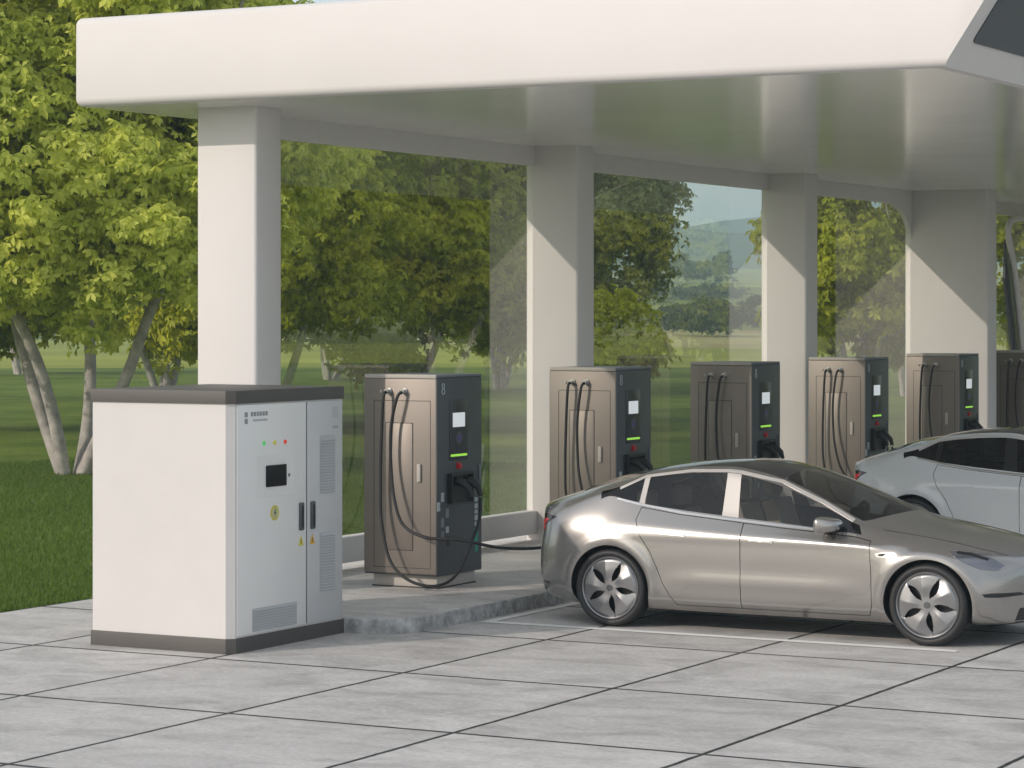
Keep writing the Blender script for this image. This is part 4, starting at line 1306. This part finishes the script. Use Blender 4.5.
# ------------------------------------------------------------------ trees
def leaves_mesh(name, centres, radii, counts, leaf, rng, droop=.95, flat=.8):
    """centres: Nx3 clusters; every leaf a folded diamond of 2 triangles"""
    C_ = np.repeat(centres, counts, axis=0)
    R_ = np.repeat(radii, counts)
    n = len(C_)
    d = rng.normal(size=(n, 3)); d /= np.linalg.norm(d, axis=1)[:, None]
    rr = R_ * rng.random(n) ** .5
    off = d * rr[:, None]; off[:, 2] *= flat
    P = C_ + off
    # leaves in whorls of five drooping leaflets round one stalk end
    K = 5
    hub = centres.mean(0); ow = C_ - hub; ow /= (np.linalg.norm(ow, axis=1)[:, None] + 1e-6)
    ax_ = ow*.55 + d*.45 + np.array([0, 0, .75]) + rng.normal(size=(n, 3)) * .35
    ax_ /= np.linalg.norm(ax_, axis=1)[:, None]
    e1 = np.cross(ax_, rng.normal(size=(n, 3))); e1 /= np.linalg.norm(e1, axis=1)[:, None]
    e2 = np.cross(ax_, e1)
    ph = (np.arange(K)*2*np.pi/K)[None, :] + rng.normal(size=(n, K))*.22
    t = (np.cos(ph)[..., None]*e1[:, None, :] + np.sin(ph)[..., None]*e2[:, None, :]).reshape(-1, 3)
    t[:, 2] -= droop * (.25 + .6*rng.random(n*K))
    t /= np.linalg.norm(t, axis=1)[:, None]
    axk = np.repeat(ax_, K, axis=0) + rng.normal(size=(n*K, 3))*.2
    s = np.cross(t, axk); s /= (np.linalg.norm(s, axis=1)[:, None] + 1e-6)
    nn = np.cross(s, t)
    sz = np.repeat(.7 + .6*rng.random(n), K)
    L_ = leaf * (sz * (.8 + .4*rng.random(n*K)))[:, None]
    W_ = L_ * .24
    P = np.repeat(P, K, axis=0)
    n = n*K
    counts = counts*K
    v0 = P; v1 = P + t*L_*.55 + s*W_ + nn*L_*.06; v2 = P + t*L_ - nn*L_*.12; v3 = P + t*L_*.55 - s*W_ + nn*L_*.06
    verts = np.stack([v0, v1, v2, v3], 1).reshape(-1, 3)
    idx = np.arange(n)[:, None]*4
    tri = np.concatenate([idx + [0, 1, 2], idx + [0, 2, 3]], 1).reshape(-1, 3)
    me = bpy.data.meshes.new(name)
    me.vertices.add(len(verts)); me.vertices.foreach_set('co', verts.astype(np.float32).ravel())
    me.loops.add(len(tri)*3); me.loops.foreach_set('vertex_index', tri.astype(np.int32).ravel())
    me.polygons.add(len(tri)); me.polygons.foreach_set('loop_start', np.arange(len(tri), dtype=np.int32)*3)
    me.polygons.foreach_set('loop_total', np.full(len(tri), 3, np.int32))
    me.update(calc_edges=True)
    tone = np.clip(np.repeat(rng.random(len(centres)), counts)*.45 + rng.random(n)*.6, 0, 1)
    a = me.attributes.new('tone', 'FLOAT', 'FACE')
    a.data.foreach_set('value', np.repeat(tone, 2).astype(np.float32))
    return me

def make_tree(loc, h, cr, zb, stems, clusters, per, leaf, m, label, seed, spread=1.0, group='leafy trees on the lawn', lean=0.3, name='leafy_tree', crad=.55, squash=1.0):
    rng = np.random.default_rng(seed)
    rnd = random.Random(seed)
    root = empty(name, (loc[0], loc[1], terrain_h(loc[0], loc[1]) - .02), rnd.uniform(0, 6) if False else 0)
    tag(root, label, 'tree', group)
    # crown cluster centres: in lumps spread over an uneven ellipsoid
    zc = (h + zb) / 2; hz = (h - zb) / 2
    lumps = []
    for _ in range(26 + int(cr*5)):
        u = rng.normal(size=3); u /= np.linalg.norm(u)
        f = .35 + .47*rng.random() ** .6
        lumps.append((np.array([u[0]*cr*f, u[1]*cr*f, zc + u[2]*hz*f]), cr * rng.uniform(.20, .38)))
    cs = []
    while len(cs) < clusters:
        c, r_ = lumps[rng.integers(len(lumps))]
        u = rng.normal(size=3); u /= np.linalg.norm(u)
        p = c + u * r_ * (rng.random() ** .33) * np.array([1, 1, .75*squash])
        if p[2] < zb - .2: continue
        cs.append(p)
    cs = np.array(cs)
    rad_ = crad * (.6 + .8*rng.random(clusters))
    cnt = np.maximum(3, (per * (.6 + .8*rng.random(clusters))).astype(int))
    cm = leaves_mesh('crown', cs, rad_, cnt, leaf, rng)
    mesh_obj('crown', cm, m, root)
    # stems and limbs
    bm = bmesh.new()
    tr = .0092*h
    nodes = []
    for i in range(stems):
        a = 2*PI*i/stems + rnd.uniform(-.4, .4)
        ln = lean * rnd.uniform(.6, 1.3)
        p = Vector((.14*math.cos(a), .14*math.sin(a), -.15)) if stems > 1 else Vector((0, 0, -.15))
        d = Vector((math.cos(a)*ln, math.sin(a)*ln, 1)).normalized()
        pts = [p]; rr = [tr*1.25]
        steps = 9
        L_ = (h*.86 - 0)/steps
        for s in range(steps):
            d = (d + Vector((rnd.uniform(-.14, .14), rnd.uniform(-.14, .14), .03))).normalized()
            p = p + d*L_
            pts.append(p); rr.append(tr*(1 - (s+1)/steps)**.8 + .012)
            if p.z > zb*.8: nodes.append((p.copy(), tr*(1-(s+1)/steps)**.8+.012))
        pp = catmull(pts, 3)
        ri = [rr[min(int(i_/3), len(rr)-1)]*(1-(i_ % 3)/3) + rr[min(int(i_/3)+1, len(rr)-1)]*((i_ % 3)/3) for i_ in range(len(pp))]
        tube(bm, pp, ri, 8)
    pick = rng.permutation(len(cs))[:min(len(cs), 70)]
    for j in pick:
        t = Vector(cs[j])
        best = min(nodes, key=lambda q: (q[0]-t).length + max(0, q[0].z - t.z)*2)
        q, r_ = best
        mid = (q + t)/2 + Vector((rnd.uniform(-.2, .2), rnd.uniform(-.2, .2), -.15*(t-q).length*.5))
        L2 = (t-q).length
        r0 = min(r_*.6, .018*L2+.01)
        tube(bm, catmull([q, mid, t], 4), [r0*(1-k_/9)+.006 for k_ in range(9)], 5, False)
    obj('trunk', bm, M['bark'], root, smooth=60)
    return root

T1 = make_tree(at(72, 45.1), 11.4, 5.0, 1.7, 4, 1800, 36, .150, M['leaf_a'], 'multi stemmed yellow green tree left of the white cabinet', 11, lean=.46, crad=.55)
T2 = make_tree(at(395, 66), 10.8, 4.5, .35, 4, 1400, 26, .20, M['leaf_b'], 'dark green tree seen through the first glass pane above the nearest charger', 5, lean=.25, crad=.62)
T3 = make_tree(at(262, 60), 11.0, 4.0, .6, 3, 1250, 26, .19, M['leaf_b'], 'dense green tree behind the nearest pillar and cabinet', 23, lean=.25, crad=.62)
T4 = make_tree(at(606, 92), 10.5, 3.0, 1.6, 2, 560, 20, .17, M['leaf_c'], 'loose grey green tree at the left of the second glass pane', 31, lean=.12, crad=.7)
T5 = make_tree(at(604, 62), 3.6, 1.5, .9, 4, 300, 22, .14, M['leaf_b'], 'low bushy green tree in the lower left of the second glass pane', 37, lean=.3, crad=.4)
T6 = make_tree(at(862, 60), 8.2, 2.2, .7, 3, 700, 20, .18, M['leaf_b'], 'green tree behind the third glass pane beside the widest pillar', 41, lean=.2, crad=.5)
T7 = make_tree(at(1060, 62), 9.0, 2.6, .8, 3, 560, 20, .19, M['leaf_b'], 'dark green tree at the right edge of the photo beyond the curved frame', 43, lean=.2, crad=.55)
def tree_copy(src, loc, s, rz, label, group='leafy trees on the lawn'):
    c = copy_tree(src)
    c.location = (loc[0], loc[1], terrain_h(*loc) - .02)
    c.rotation_euler = (0, 0, rz); c.scale = (s, s, s)
    tag(c, label, 'tree', group)
    return c
tree_copy(T3, at(-60, 62), 1.05, 2.1, 'green tree at the left edge of the photo beyond the multi stemmed tree')
tree_copy(T2, at(165, 84), 1.1, 4.0, 'dark far tree behind the multi stemmed one, left of the nearest pillar')
tree_copy(T2, at(500, 96), 1.0, 1.0, 'dark tree far behind at the right of the first glass pane')
tree_copy(T3, at(330, 110), 1.1, 0.7, 'far tree half hidden in the middle of the first glass pane')
tree_copy(T7, at(905, 88), 1.0, 2.7, 'farther dark tree behind the widest pillar')
tree_copy(T3, at(20, 120), 1.1, 5.0, 'far tree low behind the left trunks')

# row of trees across the site, seen only mirrored in the glass and the paint
for i, (x_, y_) in enumerate(((13, 56), (15, 64), (13.5, 72.5), (16, 81), (13, 90), (15.5, 99), (14, 109), (16, 119), (13, 130))):
    tree_copy(T2 if i % 2 else T3, (x_, y_), 1.1 + .07*(i % 3), i*1.3, 'green tree of the row across the site, mirrored in the glass panes', 'row of trees across the site')

# far hedgerow and field trees
def far_tree(px_, d, h, wd, label, seed, tall=False):
    return make_tree(at(px_, d), h, wd, .5, 1, 60 if not tall else 40, 8, .9 if d > 600 else .5, M['leaf_far'], label, seed, group='trees in the far fields', lean=.05, name='field_tree', crad=wd*.3, squash=1)
far_tree(700, 780, 9.5, 4.2, 'round blue tree in the far fields, left of a twin', 51)
far_tree(722, 800, 12.5, 5.0, 'tallest round blue tree in the far fields', 52)
far_tree(683, 760, 11, 2.2, 'slim tree in the far fields left of the round blue trees', 53, True)
far_tree(677, 765, 9.5, 2.0, 'slim short tree in the far fields, leftmost of a pair', 54, True)
far_tree(752, 340, 5.5, 2.0, 'green field tree near the right pillar of the second glass pane', 55)
far_tree(655, 560, 7, 3.6, 'field tree half hidden by the loose grey green tree', 56)
for i, (px_, d, h_, w_) in enumerate(((690, 570, 2.6, 5.0), (708, 575, 2.9, 5.5), (727, 580, 2.6, 5.0), (692, 312, 4.4, 2.6), (712, 306, 4.9, 2.8), (672, 318, 4.0, 2.6), (731, 312, 4.5, 2.4))):
    lb = ['dark hedge clump in the upper hedgerow, left end', 'dark hedge clump in the middle of the upper hedgerow', 'dark hedge clump in the upper hedgerow, right end',
          'dark hedge clump in the middle left of the lower hedgerow', 'dark hedge clump in the middle right of the lower hedgerow', 'low hedge clump at the left end of the lower hedgerow', 'low hedge clump at the right end of the lower hedgerow'][i]
    t = far_tree(px_, d, h_, w_, lb, 60+i)
    t['group'] = 'hedgerows across the far fields'
    t['category'] = 'hedge'

# ------------------------------------------------------------------ grass blades on the near lawn
def grass():
    rng = np.random.default_rng(4)
    n = 170000
    x = -15.62 - 15.5 * rng.random(n) ** 1.25
    y = 18.5 + 24 * rng.random(n) ** 1.1
    # keep what stands near the left part of the lawn
    dpt = x*FX + y*FY
    lat = x*RX + y*RY
    u = 512 + 2660*lat/dpt
    ok = (u > -60) & (u < 620)
    x, y = x[ok], y[ok]; n = len(x)
    hgt = .018 + .028*rng.random(n)
    a = rng.random(n)*2*PI
    wv = .008 + .006*rng.random(n)
    b0 = np.stack([x - wv*np.cos(a), y - wv*np.sin(a), np.full(n, -.022)], 1)
    b1 = np.stack([x + wv*np.cos(a), y + wv*np.sin(a), np.full(n, -.022)], 1)
    tp = np.stack([x + rng.normal(size=n)*.02, y + rng.normal(size=n)*.02, hgt], 1)
    verts = np.stack([b0, b1, tp], 1).reshape(-1, 3)
    me = bpy.data.meshes.new('grass')
    me.vertices.add(len(verts)); me.vertices.foreach_set('co', verts.astype(np.float32).ravel())
    me.loops.add(n*3); me.loops.foreach_set('vertex_index', np.arange(n*3, dtype=np.int32))
    me.polygons.add(n); me.polygons.foreach_set('loop_start', np.arange(n, dtype=np.int32)*3)
    me.polygons.foreach_set('loop_total', np.full(n, 3, np.int32))
    me.update(calc_edges=True)
    at_ = me.attributes.new('tone', 'FLOAT', 'FACE'); at_.data.foreach_set('value', rng.random(n).astype(np.float32))
    o = mesh_obj('grass', me, leaf_mat('grass_blade', (0.075, 0.14, 0.015), (0.15, 0.225, 0.033)))
    tag(o, 'short green grass growing on the near lawn beside the paving', 'grass', kind='stuff')
grass()

# ------------------------------------------------------------------ haze
bm = bmesh.new()
box(bm, -2700, 2300, -300, 3300, -6, 142)
hz = bpy.data.materials.new('haze')
hz.use_nodes = True
n_ = hz.node_tree.nodes
n_.remove(n_['Principled BSDF'])
pv = n_.new('ShaderNodeVolumePrincipled')
pv.inputs['Color'].default_value = (0.66, 0.86, 1.0, 1)
pv.inputs['Density'].default_value = 0.0006
pv.inputs['Anisotropy'].default_value = 0.1
hz.node_tree.links.new(pv.outputs[0], n_['Material Output'].inputs['Volume'])
tag(obj('haze', bm, hz), 'pale blue haze lying over the far fields', 'haze', kind='stuff')
